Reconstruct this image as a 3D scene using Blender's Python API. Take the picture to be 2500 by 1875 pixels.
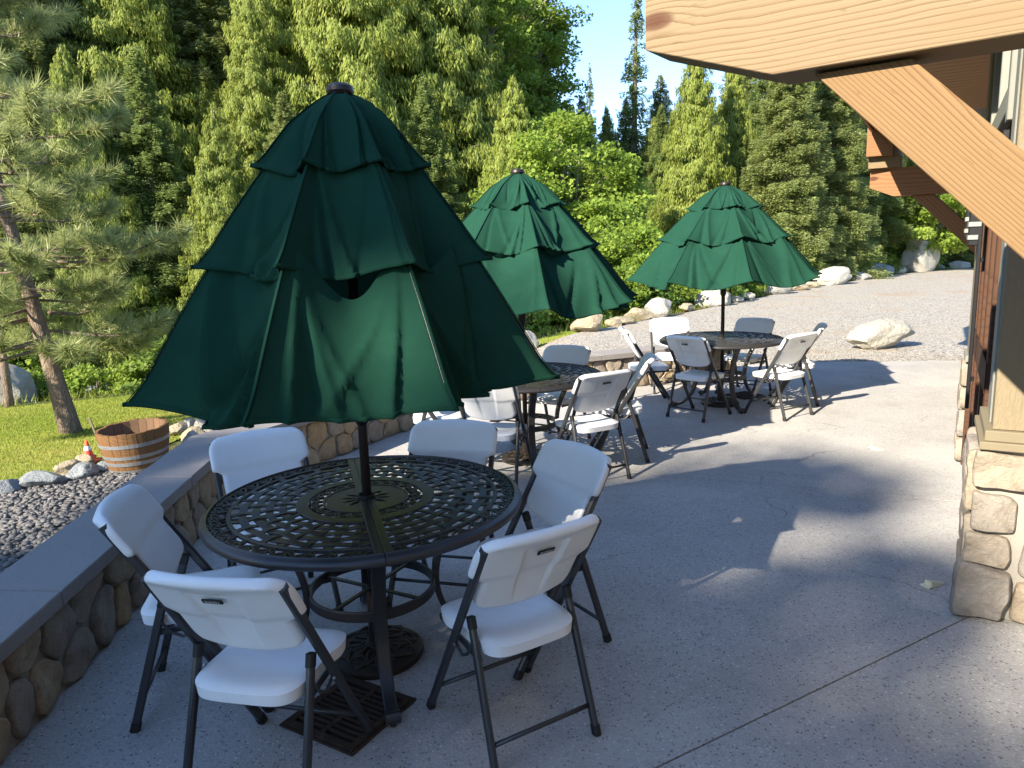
import bpy, bmesh, math, random
import numpy as np
from mathutils import Vector, Matrix, noise as mnoise

# ------------------------------------------------------------------ scene, camera, light
for _o in list(bpy.data.objects): bpy.data.objects.remove(_o)
SC = bpy.context.scene
COL = SC.collection
PITCH, ROLL, CAMH = 0.1808, 0.0344, 1.7203
cam_d = bpy.data.cameras.new('camera'); cam = bpy.data.objects.new('camera', cam_d); COL.objects.link(cam)
cam_d.sensor_width = 36.0; cam_d.lens = 36.0 * 1779.2 / 2500.0
cam_d.clip_start = 0.05; cam_d.clip_end = 2000
_f = Vector((0, math.cos(PITCH), -math.sin(PITCH))); _u = Vector((0, math.sin(PITCH), math.cos(PITCH))); _r = Vector((1, 0, 0))
_r2 = _r * math.cos(ROLL) - _u * math.sin(ROLL); _u2 = _u * math.cos(ROLL) + _r * math.sin(ROLL)
cam.matrix_world = Matrix(((_r2.x, _u2.x, -_f.x, 0), (_r2.y, _u2.y, -_f.y, 0), (_r2.z, _u2.z, -_f.z, CAMH), (0, 0, 0, 1)))
SC.camera = cam

SUN_AZ = math.radians(43.0)      # direction the shadows fall, from +x towards +y
SUN_EL = math.radians(31.0)
sun_d = bpy.data.lights.new('sun', 'SUN'); sun = bpy.data.objects.new('sun', sun_d); COL.objects.link(sun)
sun_d.energy = 5.0; sun_d.angle = math.radians(0.53); sun_d.color = (1.0, 0.90, 0.74)
_L = Vector((math.cos(SUN_EL) * math.cos(SUN_AZ), math.cos(SUN_EL) * math.sin(SUN_AZ), -math.sin(SUN_EL)))
sun.rotation_mode = 'QUATERNION'; sun.rotation_quaternion = _L.to_track_quat('-Z', 'Y'); sun.location = (-20, -15, 30)

W = bpy.data.worlds.new('World'); SC.world = W; W.use_nodes = True
_nt = W.node_tree; _nt.nodes.clear()
_sky = _nt.nodes.new('ShaderNodeTexSky'); _sky.sky_type = 'NISHITA'; _sky.sun_disc = False
_sky.sun_elevation = SUN_EL; _sky.sun_rotation = math.atan2(-math.cos(SUN_AZ), -math.sin(SUN_AZ))
_sky.altitude = 1200; _sky.air_density = 1.0; _sky.dust_density = 0.15; _sky.ozone_density = 3.5
_bg = _nt.nodes.new('ShaderNodeBackground'); _bg.inputs[1].default_value = 0.132
_wo = _nt.nodes.new('ShaderNodeOutputWorld')
_nt.links.new(_sky.outputs[0], _bg.inputs[0]); _nt.links.new(_bg.outputs[0], _wo.inputs[0])
SC.view_settings.view_transform = 'Standard'; SC.view_settings.look = 'None'
SC.view_settings.exposure = 1.68; SC.view_settings.gamma = 1.0; SC.view_settings.use_curve_mapping = False
SC.cycles.max_bounces = 6; SC.cycles.diffuse_bounces = 3; SC.cycles.glossy_bounces = 2; SC.cycles.transmission_bounces = 3
SC.cycles.transparent_max_bounces = 4; SC.cycles.sample_clamp_indirect = 6.0

rng = np.random.default_rng(7); random.seed(7)
PI = math.pi
def sm(a, b, x):
    t = np.clip((x - a) / (b - a), 0, 1); return t * t * (3 - 2 * t)

# ------------------------------------------------------------------ material helpers
class MB:
    def __init__(s, name, rough=0.8, spec=0.3):
        s.m = bpy.data.materials.new(name); s.m.use_nodes = True; s.t = s.m.node_tree
        s.p = s.t.nodes['Principled BSDF']; s.out = s.t.nodes['Material Output']
        s.p.inputs['Roughness'].default_value = rough; s.p.inputs['Specular IOR Level'].default_value = spec
        s._co = None
    def set(s, sock, v):
        if hasattr(v, 'is_output') or isinstance(v, bpy.types.NodeSocket): s.t.links.new(v, sock)
        elif isinstance(v, (tuple, list)) and len(v) == 3 and sock.type == 'RGBA': sock.default_value = (*v, 1)
        else: sock.default_value = v
    def n(s, typ, props=None, out=0, **ins):
        nd = s.t.nodes.new('ShaderNode' + typ)
        for k, v in (props or {}).items(): setattr(nd, k, v)
        for k, v in ins.items():
            k2 = int(k[1:]) if k[0] == '_' else k.replace('_', ' ')
            s.set(nd.inputs[k2], v)
        return nd.outputs[out]
    def co(s, kind='Object', scale=(1, 1, 1), loc=(0, 0, 0), rot=(0, 0, 0)):
        if s._co is None: s._co = s.t.nodes.new('ShaderNodeTexCoord')
        return s.n('Mapping', Vector=s._co.outputs[kind], Scale=scale, Location=loc, Rotation=rot)
    def pos(s, scale=(1, 1, 1)):
        g = s.n('NewGeometry'); return s.n('Mapping', Vector=g, Scale=scale)
    def noise(s, vec, scale, detail=3, rough=0.55, dist=0.0, out=0):
        return s.n('TexNoise', Vector=vec, Scale=scale, Detail=detail, Roughness=rough, Distortion=dist, out=out)
    def ramp(s, fac, stops, interp='LINEAR'):
        nd = s.t.nodes.new('ShaderNodeValToRGB'); s.set(nd.inputs[0], fac); r = nd.color_ramp; r.interpolation = interp
        while len(r.elements) < len(stops): r.elements.new(0.5)
        for e, (p, c) in zip(r.elements, stops):
            e.position = p; e.color = (*c, 1) if not isinstance(c, (int, float)) else (c, c, c, 1)
        return nd.outputs[0]
    def mix(s, fac, a, b, mode='MIX'):
        nd = s.t.nodes.new('ShaderNodeMix'); nd.data_type = 'RGBA'; nd.blend_type = mode
        s.set(nd.inputs[0], fac); s.set(nd.inputs[6], a); s.set(nd.inputs[7], b); return nd.outputs[2]
    def math(s, op, a, b=0.5, c=0.0, clamp=False):
        nd = s.t.nodes.new('ShaderNodeMath'); nd.operation = op; nd.use_clamp = clamp
        s.set(nd.inputs[0], a); s.set(nd.inputs[1], b); s.set(nd.inputs[2], c); return nd.outputs[0]
    def col(s, v): s.set(s.p.inputs['Base Color'], v); return s
    def bump(s, h, strength=0.4, dist=0.01):
        nd = s.t.nodes.new('ShaderNodeBump'); nd.inputs['Strength'].default_value = strength; nd.inputs['Distance'].default_value = dist
        s.set(nd.inputs['Height'], h); s.t.links.new(nd.outputs[0], s.p.inputs['Normal']); return s
MATS = {}
def plain(name, c, rough=0.6, metal=0.0, spec=0.4, var=0.12, vscale=6.0, bump=0.0, bscale=60.0):
    b = MB(name, rough, spec); v = b.co()
    nz = b.noise(v, vscale, 4)
    b.col(b.mix(nz, tuple(x * (1 - var) for x in c), tuple(min(1, x * (1 + var)) for x in c)))
    b.p.inputs['Metallic'].default_value = metal
    if bump: b.bump(b.noise(v, bscale, 3), bump, 0.003)
    MATS[name] = b.m; return b.m

# --- concrete with exposed pebbles
b = MB('exposed_aggregate', 0.75, 0.3); v = b.pos()
big = b.noise(v, 0.9, 4); med = b.noise(v, 14, 4)
base = b.mix(big, (0.345, 0.335, 0.32), (0.425, 0.415, 0.40)); base = b.mix(b.math('MULTIPLY', med, 0.5), base, (0.28, 0.27, 0.26))
vo = b.t.nodes.new('ShaderNodeTexVoronoi'); vo.inputs['Scale'].default_value = 75; b.t.links.new(v, vo.inputs['Vector'])
sep = b.n('SeparateColor', Color=vo.outputs['Color'])
peb = b.ramp(sep, [(0.0, (0.052, 0.052, 0.060)), (0.14, (0.173, 0.164, 0.156)), (0.24, (0.399, 0.373, 0.337)), (0.8, (0.433, 0.407, 0.373)), (0.9, (0.624, 0.597, 0.554)), (1.0, (0.329, 0.260, 0.199))], 'CONSTANT')
inside = b.ramp(vo.outputs['Distance'], [(0.28, 1.0), (0.42, 0.0)])
vo2 = b.t.nodes.new('ShaderNodeTexVoronoi'); vo2.inputs['Scale'].default_value = 150; b.t.links.new(v, vo2.inputs['Vector'])
sep2 = b.n('SeparateColor', Color=vo2.outputs['Color'])
peb2 = b.ramp(sep2, [(0.0, (0.139, 0.139, 0.147)), (0.16, (0.364, 0.347, 0.320)), (0.75, (0.433, 0.407, 0.373)), (0.9, (0.572, 0.554, 0.520))], 'CONSTANT')
c1 = b.mix(b.math('MULTIPLY', inside, 0.9), base, peb)
c1 = b.mix(0.25, c1, peb2)
stain = b.ramp(b.noise(v, 1.3, 6, 0.68, 0.4), [(0.46, 0.0), (0.74, 0.42)])
c1 = b.mix(stain, c1, (0.20, 0.185, 0.165))
dry = b.ramp(b.noise(v, 0.55, 5, 0.6, 0.8), [(0.52, 0.0), (0.56, 0.16), (0.8, 0.22)]); c1 = b.mix(dry, c1, (0.55, 0.53, 0.49))
crk = b.n('TexVoronoi', {'feature': 'DISTANCE_TO_EDGE'}, Vector=b.n('VectorMath', {'operation': 'MULTIPLY_ADD'}, _0=b.n('TexNoise', Vector=v, Scale=3.0, Detail=4.0, out=1), _1=(0.5, 0.5, 0.0), _2=v), Scale=0.42)
c1 = b.mix(b.math('MULTIPLY', b.ramp(crk, [(0.0, 1.0), (0.004, 0.0)]), b.ramp(b.noise(v, 0.7, 2), [(0.55, 0.0), (0.62, 0.7)])), c1, (0.08, 0.075, 0.07))
b.col(c1); b.bump(b.math('ADD', b.math('MULTIPLY', inside, 0.6), med), 0.5, 0.004); MATS['concrete'] = b.m
# --- gravel drive
b = MB('crushed_gravel', 0.9, 0.2); v = b.pos()
vo = b.t.nodes.new('ShaderNodeTexVoronoi'); vo.inputs['Scale'].default_value = 34; b.t.links.new(v, vo.inputs['Vector'])
sep = b.n('SeparateColor', Color=vo.outputs['Color'])
g1 = b.ramp(sep, [(0, (0.150, 0.134, 0.119)), (0.3, (0.285, 0.261, 0.229)), (0.75, (0.340, 0.316, 0.277)), (1, (0.459, 0.427, 0.372))])
g2 = b.mix(b.ramp(b.noise(v, 0.35, 5, 0.6), [(0.45, 0.0), (0.7, 0.6)]), g1, (0.332, 0.293, 0.229))
g2 = b.mix(b.ramp(b.noise(v, 0.55, 3, 0.5), [(0.58, 0.0), (0.70, 0.6)]), g2, (0.316, 0.206, 0.119))
b.col(g2); b.bump(b.math('SUBTRACT', 1.0, vo.outputs['Distance']), 0.9, 0.02); MATS['gravel'] = b.m
# --- lawn
b = MB('lawn_grass', 0.9, 0.1); v = b.pos()
l1 = b.mix(b.noise(v, 38, 4, 0.7), (0.126, 0.184, 0.017), (0.308, 0.383, 0.051))
l1 = b.mix(b.ramp(b.noise(v, 0.8, 5, 0.65), [(0.40, 0.0), (0.64, 0.9)]), l1, (0.398, 0.353, 0.096))
b.col(l1); b.bump(b.noise(b.pos((1, 1, 1)), 70, 3, 0.8), 0.9, 0.03); MATS['lawn'] = b.m
# --- forest floor
b = MB('forest_floor', 0.95, 0.1); v = b.pos()
b.col(b.mix(b.ramp(b.noise(v, 1.2, 5, 0.6), [(0.4, 0.0), (0.6, 1.0)]), (0.10, 0.075, 0.04), (0.06, 0.085, 0.02))); b.bump(b.noise(v, 8, 4), 0.8, 0.1); MATS['floor'] = b.m
# --- soil under the pebbles
plain('soil', (0.12, 0.10, 0.085), 0.95, var=0.3, vscale=9, bump=0.6)
# --- pebbles
b = MB('river_pebble', 0.7, 0.4); at = b.n('Attribute', {'attribute_name': 'tint'}, out=2)
b.col(b.mix(b.noise(b.pos(), 60, 2), b.ramp(at, [(0, (0.040, 0.042, 0.046)), (0.4, (0.081, 0.081, 0.084)), (0.75, (0.130, 0.124, 0.118)), (0.94, (0.205, 0.186, 0.167)), (1, (0.310, 0.298, 0.279))]), (0.105, 0.099, 0.093))); MATS['pebble'] = b.m
# --- rocks
def rock_mat(name, a, c, d, sc=4.0):
    b = MB(name, 0.85, 0.25); v = b.co(); oi = b.n('ObjectInfo', out=5)
    n1 = b.noise(v, sc, 6, 0.65, 0.6); n2 = b.noise(v, sc * 5, 5, 0.7)
    k = b.mix(b.ramp(n1, [(0.38, 0.0), (0.62, 1.0)]), a, c); k = b.mix(b.ramp(n2, [(0.5, 0.0), (0.75, 0.7)]), k, d)
    k = b.mix(b.math('MULTIPLY', oi, 0.35), k, tuple(x * 0.7 for x in a))
    b.col(k); b.bump(b.math('ADD', n2, b.math('MULTIPLY', n1, 1.5)), 0.9, 0.05); MATS[name] = b.m
rock_mat('pale_boulder', (0.425, 0.399, 0.340), (0.340, 0.332, 0.297), (0.255, 0.221, 0.170))
rock_mat('tan_boulder', (0.391, 0.332, 0.230), (0.315, 0.264, 0.178), (0.230, 0.178, 0.119))
rock_mat('grey_boulder', (0.255, 0.272, 0.281), (0.187, 0.204, 0.212), (0.357, 0.357, 0.340))
rock_mat('river_rock', (0.136, 0.136, 0.140), (0.085, 0.085, 0.093), (0.221, 0.221, 0.221), 1.5)
def wallstone_mat(name, cols):
    b = MB(name, 0.8, 0.25); v = b.co(); oi = b.n('ObjectInfo', out=5)
    base = b.ramp(oi, [(i / (len(cols) - 1), c) for i, c in enumerate(cols)])
    n1 = b.noise(v, 7, 6, 0.7, 0.8); n2 = b.noise(v, 45, 4, 0.7)
    k = b.mix(b.ramp(n1, [(0.45, 0.0), (0.66, 0.65)]), base, (0.13, 0.105, 0.08)); k = b.mix(b.ramp(n2, [(0.5, 0.0), (0.8, 0.5)]), k, (0.42, 0.34, 0.24))
    b.col(k); b.bump(b.math('ADD', n1, b.math('MULTIPLY', n2, 0.4)), 0.9, 0.02); MATS[name] = b.m
wallstone_mat('field_stone', [(0.351, 0.244, 0.126), (0.273, 0.224, 0.175), (0.390, 0.293, 0.166), (0.234, 0.205, 0.185), (0.331, 0.273, 0.205)])
wallstone_mat('quarry_stone', [(0.285, 0.235, 0.175), (0.25, 0.225, 0.20), (0.30, 0.24, 0.17), (0.22, 0.205, 0.19)])
plain('mortar', (0.281, 0.261, 0.226), 0.95, var=0.15, vscale=12, bump=0.5, bscale=90)
# --- cast cap stone
b = MB('cap_stone', 0.7, 0.3); v = b.co(); n1 = b.noise(v, 2.2, 6, 0.7, 0.5); n2 = b.noise(v, 55, 4, 0.7)
k = b.mix(n1, (0.200, 0.181, 0.174), (0.274, 0.255, 0.240)); k = b.mix(b.ramp(n2, [(0.55, 0.0), (0.7, 0.5)]), k, (0.148, 0.137, 0.133))
b.col(k); b.bump(n2, 0.35, 0.004); MATS['cap'] = b.m
# --- white moulded plastic
b = MB('white_plastic', 0.42, 0.4); v = b.co(); n1 = b.noise(v, 9, 5, 0.7); n2 = b.noise(v, 160, 2, 0.6)
b.col(b.mix(b.ramp(n1, [(0.45, 0.0), (0.8, 0.35)]), (0.772, 0.777, 0.783), (0.655, 0.645, 0.613))); b.bump(n2, 0.12, 0.002); MATS['plastic'] = b.m
# --- metals
def paint_metal(name, c, rough, metal, bs=220):
    b = MB(name, rough, 0.5); v = b.co(); n = b.noise(v, bs, 3, 0.6); n0 = b.noise(v, 6, 4)
    b.col(b.mix(n0, c, tuple(x * 1.35 for x in c))); b.p.inputs['Metallic'].default_value = metal; b.bump(n, 0.25, 0.0015); MATS[name] = b.m
paint_metal('grey_frame', (0.042, 0.043, 0.046), 0.38, 0.35)
paint_metal('bronze_cast', (0.042, 0.040, 0.041), 0.36, 0.4)
paint_metal('bronze_pole', (0.030, 0.022, 0.018), 0.42, 0.4)
paint_metal('base_iron', (0.028, 0.020, 0.014), 0.5, 0.3, 90)
b = MB('rusty_iron', 0.85, 0.3); v = b.co(); n1 = b.noise(v, 11, 6, 0.75); b.col(b.ramp(n1, [(0.3, (0.018, 0.013, 0.010)), (0.55, (0.045, 0.028, 0.018)), (0.75, (0.12, 0.058, 0.025))])); b.bump(b.noise(v, 150, 3), 0.6, 0.003); MATS['rust'] = b.m
plain('black_gap', (0.010, 0.009, 0.008), 0.9)
plain('black_paint', (0.012, 0.012, 0.014), 0.4, 0.2)
plain('black_rubber', (0.015, 0.015, 0.015), 0.7)
plain('logo_white', (0.5, 0.5, 0.5), 0.5)
plain('steel', (0.36, 0.36, 0.35), 0.4, 0.9)
plain('galv_hoop', (0.30, 0.31, 0.315), 0.5, 0.6, var=0.25, vscale=14)
plain('cone_orange', (0.80, 0.085, 0.03), 0.5); plain('cone_white', (0.75, 0.75, 0.74), 0.5)
plain('wedge_plastic', (0.60, 0.55, 0.40), 0.5)
# --- canopy cloth
b = MB('green_canvas', 0.92, 0.08); v = b.co(); n1 = b.noise(v, 3.0, 4, 0.6); wv = b.noise(v, 420, 2, 0.6)
cc = b.mix(n1, (0.0085, 0.041, 0.026), (0.0135, 0.058, 0.037)); cc = b.mix(b.ramp(b.noise(b.co('Object', (2, 2, 5)), 2.5, 5, 0.7), [(0.5, 0.0), (0.8, 0.35)]), cc, (0.022, 0.072, 0.050)); b.col(cc); b.bump(b.math('ADD', b.math('MULTIPLY', wv, 0.15), b.noise(v, 22, 4, 0.6)), 0.22, 0.006)
tr = b.n('BsdfTranslucent', Color=b.mix(0.5, cc, (0.016, 0.115, 0.066)))
ms = b.t.nodes.new('ShaderNodeMixShader'); ms.inputs[0].default_value = 0.10
b.t.links.new(b.p.outputs[0], ms.inputs[1]); b.t.links.new(tr, ms.inputs[2]); b.t.links.new(ms.outputs[0], b.out.inputs[0]); b.p.inputs['Sheen Weight'].default_value = 0.0
MATS['canvas'] = b.m
# --- timber
def timber(name, pale, dark, ring=16.0, stretch=0.06, knots=True, pith=(0.0, 0.55, -0.62), rough=0.75, wob=0.05):
    b = MB(name, rough, 0.3); v0 = b.co('Object', (1, 1, 1), pith)
    warp = b.n('TexNoise', Vector=b.co('Object', (0.8, 3, 3)), Scale=1.3, Detail=3.0, out=1)
    v1 = b.n('VectorMath', {'operation': 'MULTIPLY_ADD'}, _0=warp, _1=(0.0, wob, wob), _2=v0)
    vv = b.n('Mapping', Vector=v1, Scale=(stretch, 1, 1))
    kd = None
    if knots:
        vk = b.t.nodes.new('ShaderNodeTexVoronoi'); vk.inputs['Scale'].default_value = 1.0; vk.feature = 'F1'
        b.t.links.new(b.co('Object', (2.1, 4.6, 4.6), (0.55, 0.35, 0.10)), vk.inputs['Vector'])
        kd = vk.outputs['Distance']
    w = b.t.nodes.new('ShaderNodeTexWave'); w.wave_type = 'RINGS'; w.rings_direction = 'X'; w.wave_profile = 'SAW'
    for k_, x_ in (('Scale', ring), ('Distortion', 1.6), ('Detail', 3.0), ('Detail Scale', 1.2), ('Detail Roughness', 0.6)): w.inputs[k_].default_value = x_
    if kd is not None:
        bend = b.ramp(kd, [(0.05, 0.05), (0.36, 0.0)])
        vv = b.n('VectorMath', {'operation': 'ADD'}, _0=vv, _1=b.n('CombineXYZ', X=0.0, Y=bend, Z=bend))
    b.t.links.new(vv, w.inputs['Vector'])
    rg = b.ramp(w.outputs[1], [(0.0, 0.0), (0.6, 0.12), (0.86, 0.65), (0.96, 1.0), (1.0, 0.0)])
    fine = b.noise(b.co('Object', (3, 160, 160)), 1.0, 3, 0.7)
    k = b.mix(rg, pale, dark); k = b.mix(b.math('MULTIPLY', fine, 0.35), k, tuple(x * 0.62 for x in dark))
    blot = b.noise(b.co('Object', (1.2, 4, 4)), 1.4, 4); spk = b.noise(b.co('Object', (14, 90, 90)), 1.0, 3, .7)
    k = b.mix(b.ramp(spk, [(0.62, 0.0), (0.72, 0.5)]), k, tuple(x * .45 for x in dark))
    k = b.mix(b.ramp(blot, [(0.4, 0.0), (0.75, 0.45)]), k, tuple((p * .5 + d * .5) for p, d in zip(pale, dark)))
    if kd is not None:
        kk = b.ramp(kd, [(0.05, 1.0), (0.105, 0.8), (0.15, 0.0)]); k = b.mix(kk, k, (0.075, 0.028, 0.012))
    b.col(k); b.bump(b.math('ADD', b.math('MULTIPLY', rg, 0.6), fine), 0.35, 0.004); MATS[name] = b.m
timber('fir_timber', (0.252, 0.186, 0.108), (0.122, 0.072, 0.032), ring=26, stretch=0.03)
timber('brace_timber', (0.232, 0.150, 0.069), (0.115, 0.052, 0.018), ring=38, stretch=0.02, knots=False, pith=(0, 0.10, -0.16), wob=0.04)
timber('soffit_wood', (0.46, 0.27, 0.14), (0.32, 0.16, 0.07), ring=14, stretch=0.05)
timber('dark_timber', (0.279, 0.139, 0.061), (0.164, 0.070, 0.029), ring=12)
timber('stained_door', (0.082, 0.037, 0.018), (0.049, 0.020, 0.010), ring=9, knots=False)
timber('barrel_oak', (0.197, 0.102, 0.039), (0.115, 0.054, 0.021), ring=11, knots=False, stretch=0.3)
plain('barrel_inside', (0.15, 0.085, 0.045), 0.85, var=0.3, vscale=14)
b = MB('tan_siding', 0.75, 0.3); v = b.co('Object', (5, 5, 1.1)); n1 = b.noise(v, 9, 4, 0.6, 2.2); b.col(b.mix(n1, (0.195, 0.156, 0.098), (0.226, 0.183, 0.117))); b.bump(n1, 0.7, 0.008); MATS['siding'] = b.m
plain('tan_trim', (0.179, 0.150, 0.096), 0.7, bump=0.2); plain('grey_trim', (0.199, 0.199, 0.169), 0.6, bump=0.15)
plain('white_trim', (0.429, 0.437, 0.429), 0.6); plain('roof_metal', (0.078, 0.070, 0.062), 0.6)
b = MB('window_glass', 0.06, 0.6); b.col((0.03, 0.035, 0.04)); MATS['glass'] = b.m
# --- bark and foliage
def bark(name, a, c, sc=9):
    b = MB(name, 0.9, 0.15); v = b.co('Object', (1, 1, 0.28)); n1 = b.noise(v, sc, 6, 0.7, 0.8)
    vo = b.n('TexVoronoi', {'feature': 'DISTANCE_TO_EDGE'}, Vector=b.n('VectorMath', {'operation': 'MULTIPLY_ADD'}, _0=b.n('TexNoise', Vector=v, Scale=sc * 2.0, Detail=4.0, out=1), _1=(.16, .16, .16), _2=v), Scale=sc * 2.2)
    n2 = b.noise(b.co('Object', (1, 1, 0.22)), sc * 4, 5, 0.75); k = b.mix(b.ramp(n1, [(0.35, 0.0), (0.65, 1.0)]), a, c); k = b.mix(b.ramp(vo, [(0.0, 0.55), (0.16, 0.0)]), k, tuple(x * 0.4 for x in a)); k = b.mix(b.ramp(n2, [(0.45, 0.0), (0.7, 0.6)]), k, tuple(x * .5 for x in a))
    b.col(k); b.bump(b.math('ADD', n1, vo), 0.9, 0.03); MATS[name] = b.m
bark('pine_bark', (0.19, 0.135, 0.10), (0.30, 0.235, 0.185)); bark('grey_bark', (0.17, 0.145, 0.12), (0.32, 0.29, 0.25), 6)
def leaf(name, stops, trans=0.35, rough=0.6):
    b = MB(name, rough, 0.35); at = b.n('Attribute', {'attribute_name': 'tint'}, out=2); oi = b.n('ObjectInfo', out=5)
    k = b.ramp(at, stops); k = b.mix(b.math('MULTIPLY', oi, 0.38), k, tuple(0.60 * x for x in stops[len(stops) // 2][1]))
    b.col(k)
    t = b.n('BsdfTranslucent', Color=b.mix(0.5, k, stops[-1][1])); ms = b.t.nodes.new('ShaderNodeMixShader'); ms.inputs[0].default_value = trans
    b.t.links.new(b.p.outputs[0], ms.inputs[1]); b.t.links.new(t, ms.inputs[2]); b.t.links.new(ms.outputs[0], b.out.inputs[0]); MATS[name] = b.m
leaf('fir_leaf', [(0, (0.106, 0.162, 0.048)), (0.5, (0.198, 0.270, 0.078)), (1, (0.348, 0.408, 0.132))], 0.45)
leaf('olive_leaf', [(0, (0.132, 0.174, 0.054)), (0.5, (0.246, 0.294, 0.094)), (1, (0.408, 0.444, 0.156))], 0.45)
leaf('cedar_leaf', [(0, (0.133, 0.180, 0.032)), (0.5, (0.249, 0.307, 0.053)), (1, (0.413, 0.445, 0.101))], 0.45)
leaf('maple_leaf', [(0, (0.134, 0.213, 0.025)), (0.5, (0.235, 0.347, 0.045)), (1, (0.381, 0.470, 0.084))], 0.5)
leaf('bush_leaf', [(0, (0.090, 0.157, 0.020)), (0.5, (0.179, 0.269, 0.034)), (1, (0.314, 0.403, 0.067))], 0.48)
leaf('pine_needle', [(0, (0.16, 0.20, 0.065)), (0.5, (0.32, 0.37, 0.125)), (1, (0.52, 0.54, 0.25))], 0.38, 0.42)
leaf('grass_blade', [(0, (0.132, 0.195, 0.020)), (0.5, (0.238, 0.300, 0.036)), (1, (0.404, 0.398, 0.098))], 0.35)
# --- stream
b = MB('stream_water', 0.12, 0.5); v = b.pos(); n1 = b.noise(b.pos((1, 0.45, 1)), 2.2, 5, 0.7)
b.col(b.mix(b.ramp(n1, [(0.52, 0.0), (0.66, 1.0)]), (0.05, 0.065, 0.06), (0.62, 0.65, 0.66))); b.bump(n1, 0.8, 0.15); MATS['water'] = b.m

# ------------------------------------------------------------------ object helpers
def link(o, parent=None):
    COL.objects.link(o)
    if parent is not None: o.parent = parent
    return o
def empty(name, loc=(0, 0, 0), rz=0.0):
    o = bpy.data.objects.new(name, None); o.location = loc; o.rotation_euler = (0, 0, rz); o.empty_display_size = 0.1; return link(o)
def tag(o, label, cat, group=None, kind=None):
    if label: o['label'] = label
    if cat: o['category'] = cat
    if group: o['group'] = group
    if kind: o['kind'] = kind
    return o
def mesh(name, V, F, mat=None, smooth=False, tint=None):
    me = bpy.data.meshes.new(name)
    V = np.asarray(V, np.float32)
    if isinstance(F, np.ndarray):
        m, k = F.shape
        me.vertices.add(len(V)); me.vertices.foreach_set('co', V.ravel())
        me.loops.add(m * k); me.loops.foreach_set('vertex_index', F.astype(np.int32).ravel())
        me.polygons.add(m); me.polygons.foreach_set('loop_start', np.arange(0, m * k, k, dtype=np.int32))
        me.update(calc_edges=True)
    else:
        me.from_pydata(V.tolist(), [], [list(f) for f in F])
    if tint is not None:
        a = me.attributes.new('tint', 'FLOAT', 'FACE'); a.data.foreach_set('value', np.asarray(tint, np.float32))
    if smooth: me.polygons.foreach_set('use_smooth', np.ones(len(me.polygons), bool))
    if mat: me.materials.append(MATS[mat])
    me.update(); return me
def ob(name, me, parent=None, loc=None, rot=None):
    o = bpy.data.objects.new(name, me)
    if loc is not None: o.location = loc
    if rot is not None: o.rotation_euler = rot
    return link(o, parent)
def struct(name, me): return tag(ob(name, me), None, None, kind='structure')
def copy_tree(o, parent=None):
    c = o.copy(); link(c, parent)
    if parent is not None: c.matrix_parent_inverse = o.matrix_parent_inverse
    for ch in o.children: copy_tree(ch, c)
    return c
def join(parts):
    V, F, n = [], [], 0
    for v, f in parts:
        V.append(np.asarray(v, float)); F += [tuple(i + n for i in q) for q in f]; n += len(v)
    return np.concatenate(V), F
def box(c, h, R=None, bev=0.0):
    """box as V,F: centre, half sizes; small chamfer on all edges"""
    c = np.array(c, float); h = np.array(h, float); bev = min(bev, min(h) * 0.9)
    if bev <= 0:
        V = np.array([[x, y, z] for x in (-1, 1) for y in (-1, 1) for z in (-1, 1)], float) * h
        F = [(0, 1, 3, 2), (4, 6, 7, 5), (0, 4, 5, 1), (2, 3, 7, 6), (0, 2, 6, 4), (1, 5, 7, 3)]
    else:
        bm = bmesh.new(); bmesh.ops.create_cube(bm, size=2.0)
        for v in bm.verts: v.co = Vector((v.co.x * h[0], v.co.y * h[1], v.co.z * h[2]))
        bmesh.ops.bevel(bm, geom=list(bm.edges), offset=bev, segments=1, affect='EDGES')
        bm.verts.index_update(); V = np.array([v.co[:] for v in bm.verts]); F = [tuple(v.index for v in f.verts) for f in bm.faces]; bm.free()
    if R is not None: V = V @ np.array(R).T
    return V + c, F
def frame(d, up=(0, 0, 1)):
    d = np.asarray(d, float); d = d / np.linalg.norm(d); up = np.asarray(up, float)
    s = np.cross(d, up)
    if np.linalg.norm(s) < 1e-5: s = np.cross(d, (1, 0, 0))
    s = s / np.linalg.norm(s); u = np.cross(s, d); return d, s, u
def sweep(path, sect, up=(0, 0, 1), scale=None, cap=True, closed=False):
    """sweep a closed 2-D section (k,2) along a path (n,3); section x is sideways, y is up"""
    P = np.asarray(path, float); n = len(P); k = len(sect); S = np.asarray(sect, float); V = []
    for i in range(n):
        if closed: d = P[(i + 1) % n] - P[i - 1]
        else: d = P[min(i + 1, n - 1)] - P[max(i - 1, 0)]
        d, s, u = frame(d, up); sc = 1.0 if scale is None else scale[i]
        V.append(P[i] + (S[:, :1] * s + S[:, 1:] * u) * sc)
    V = np.concatenate(V); F = []
    for i in range(n if closed else n - 1):
        a, b_ = i * k, ((i + 1) % n) * k
        for j in range(k): F.append((a + j, a + (j + 1) % k, b_ + (j + 1) % k, b_ + j))
    if cap and not closed: F += [tuple(range(k))[::-1], tuple((n - 1) * k + j for j in range(k))]
    return V, F
def circ(r, k=10, ry=None): return np.array([[r * math.cos(2 * PI * j / k), (ry or r) * math.sin(2 * PI * j / k)] for j in range(k)])
def rrect(a, b_, c): return np.array([[a, b_ - c], [a - c, b_], [-a + c, b_], [-a, b_ - c], [-a, -b_ + c], [-a + c, -b_], [a - c, -b_], [a, -b_ + c]])
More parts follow.
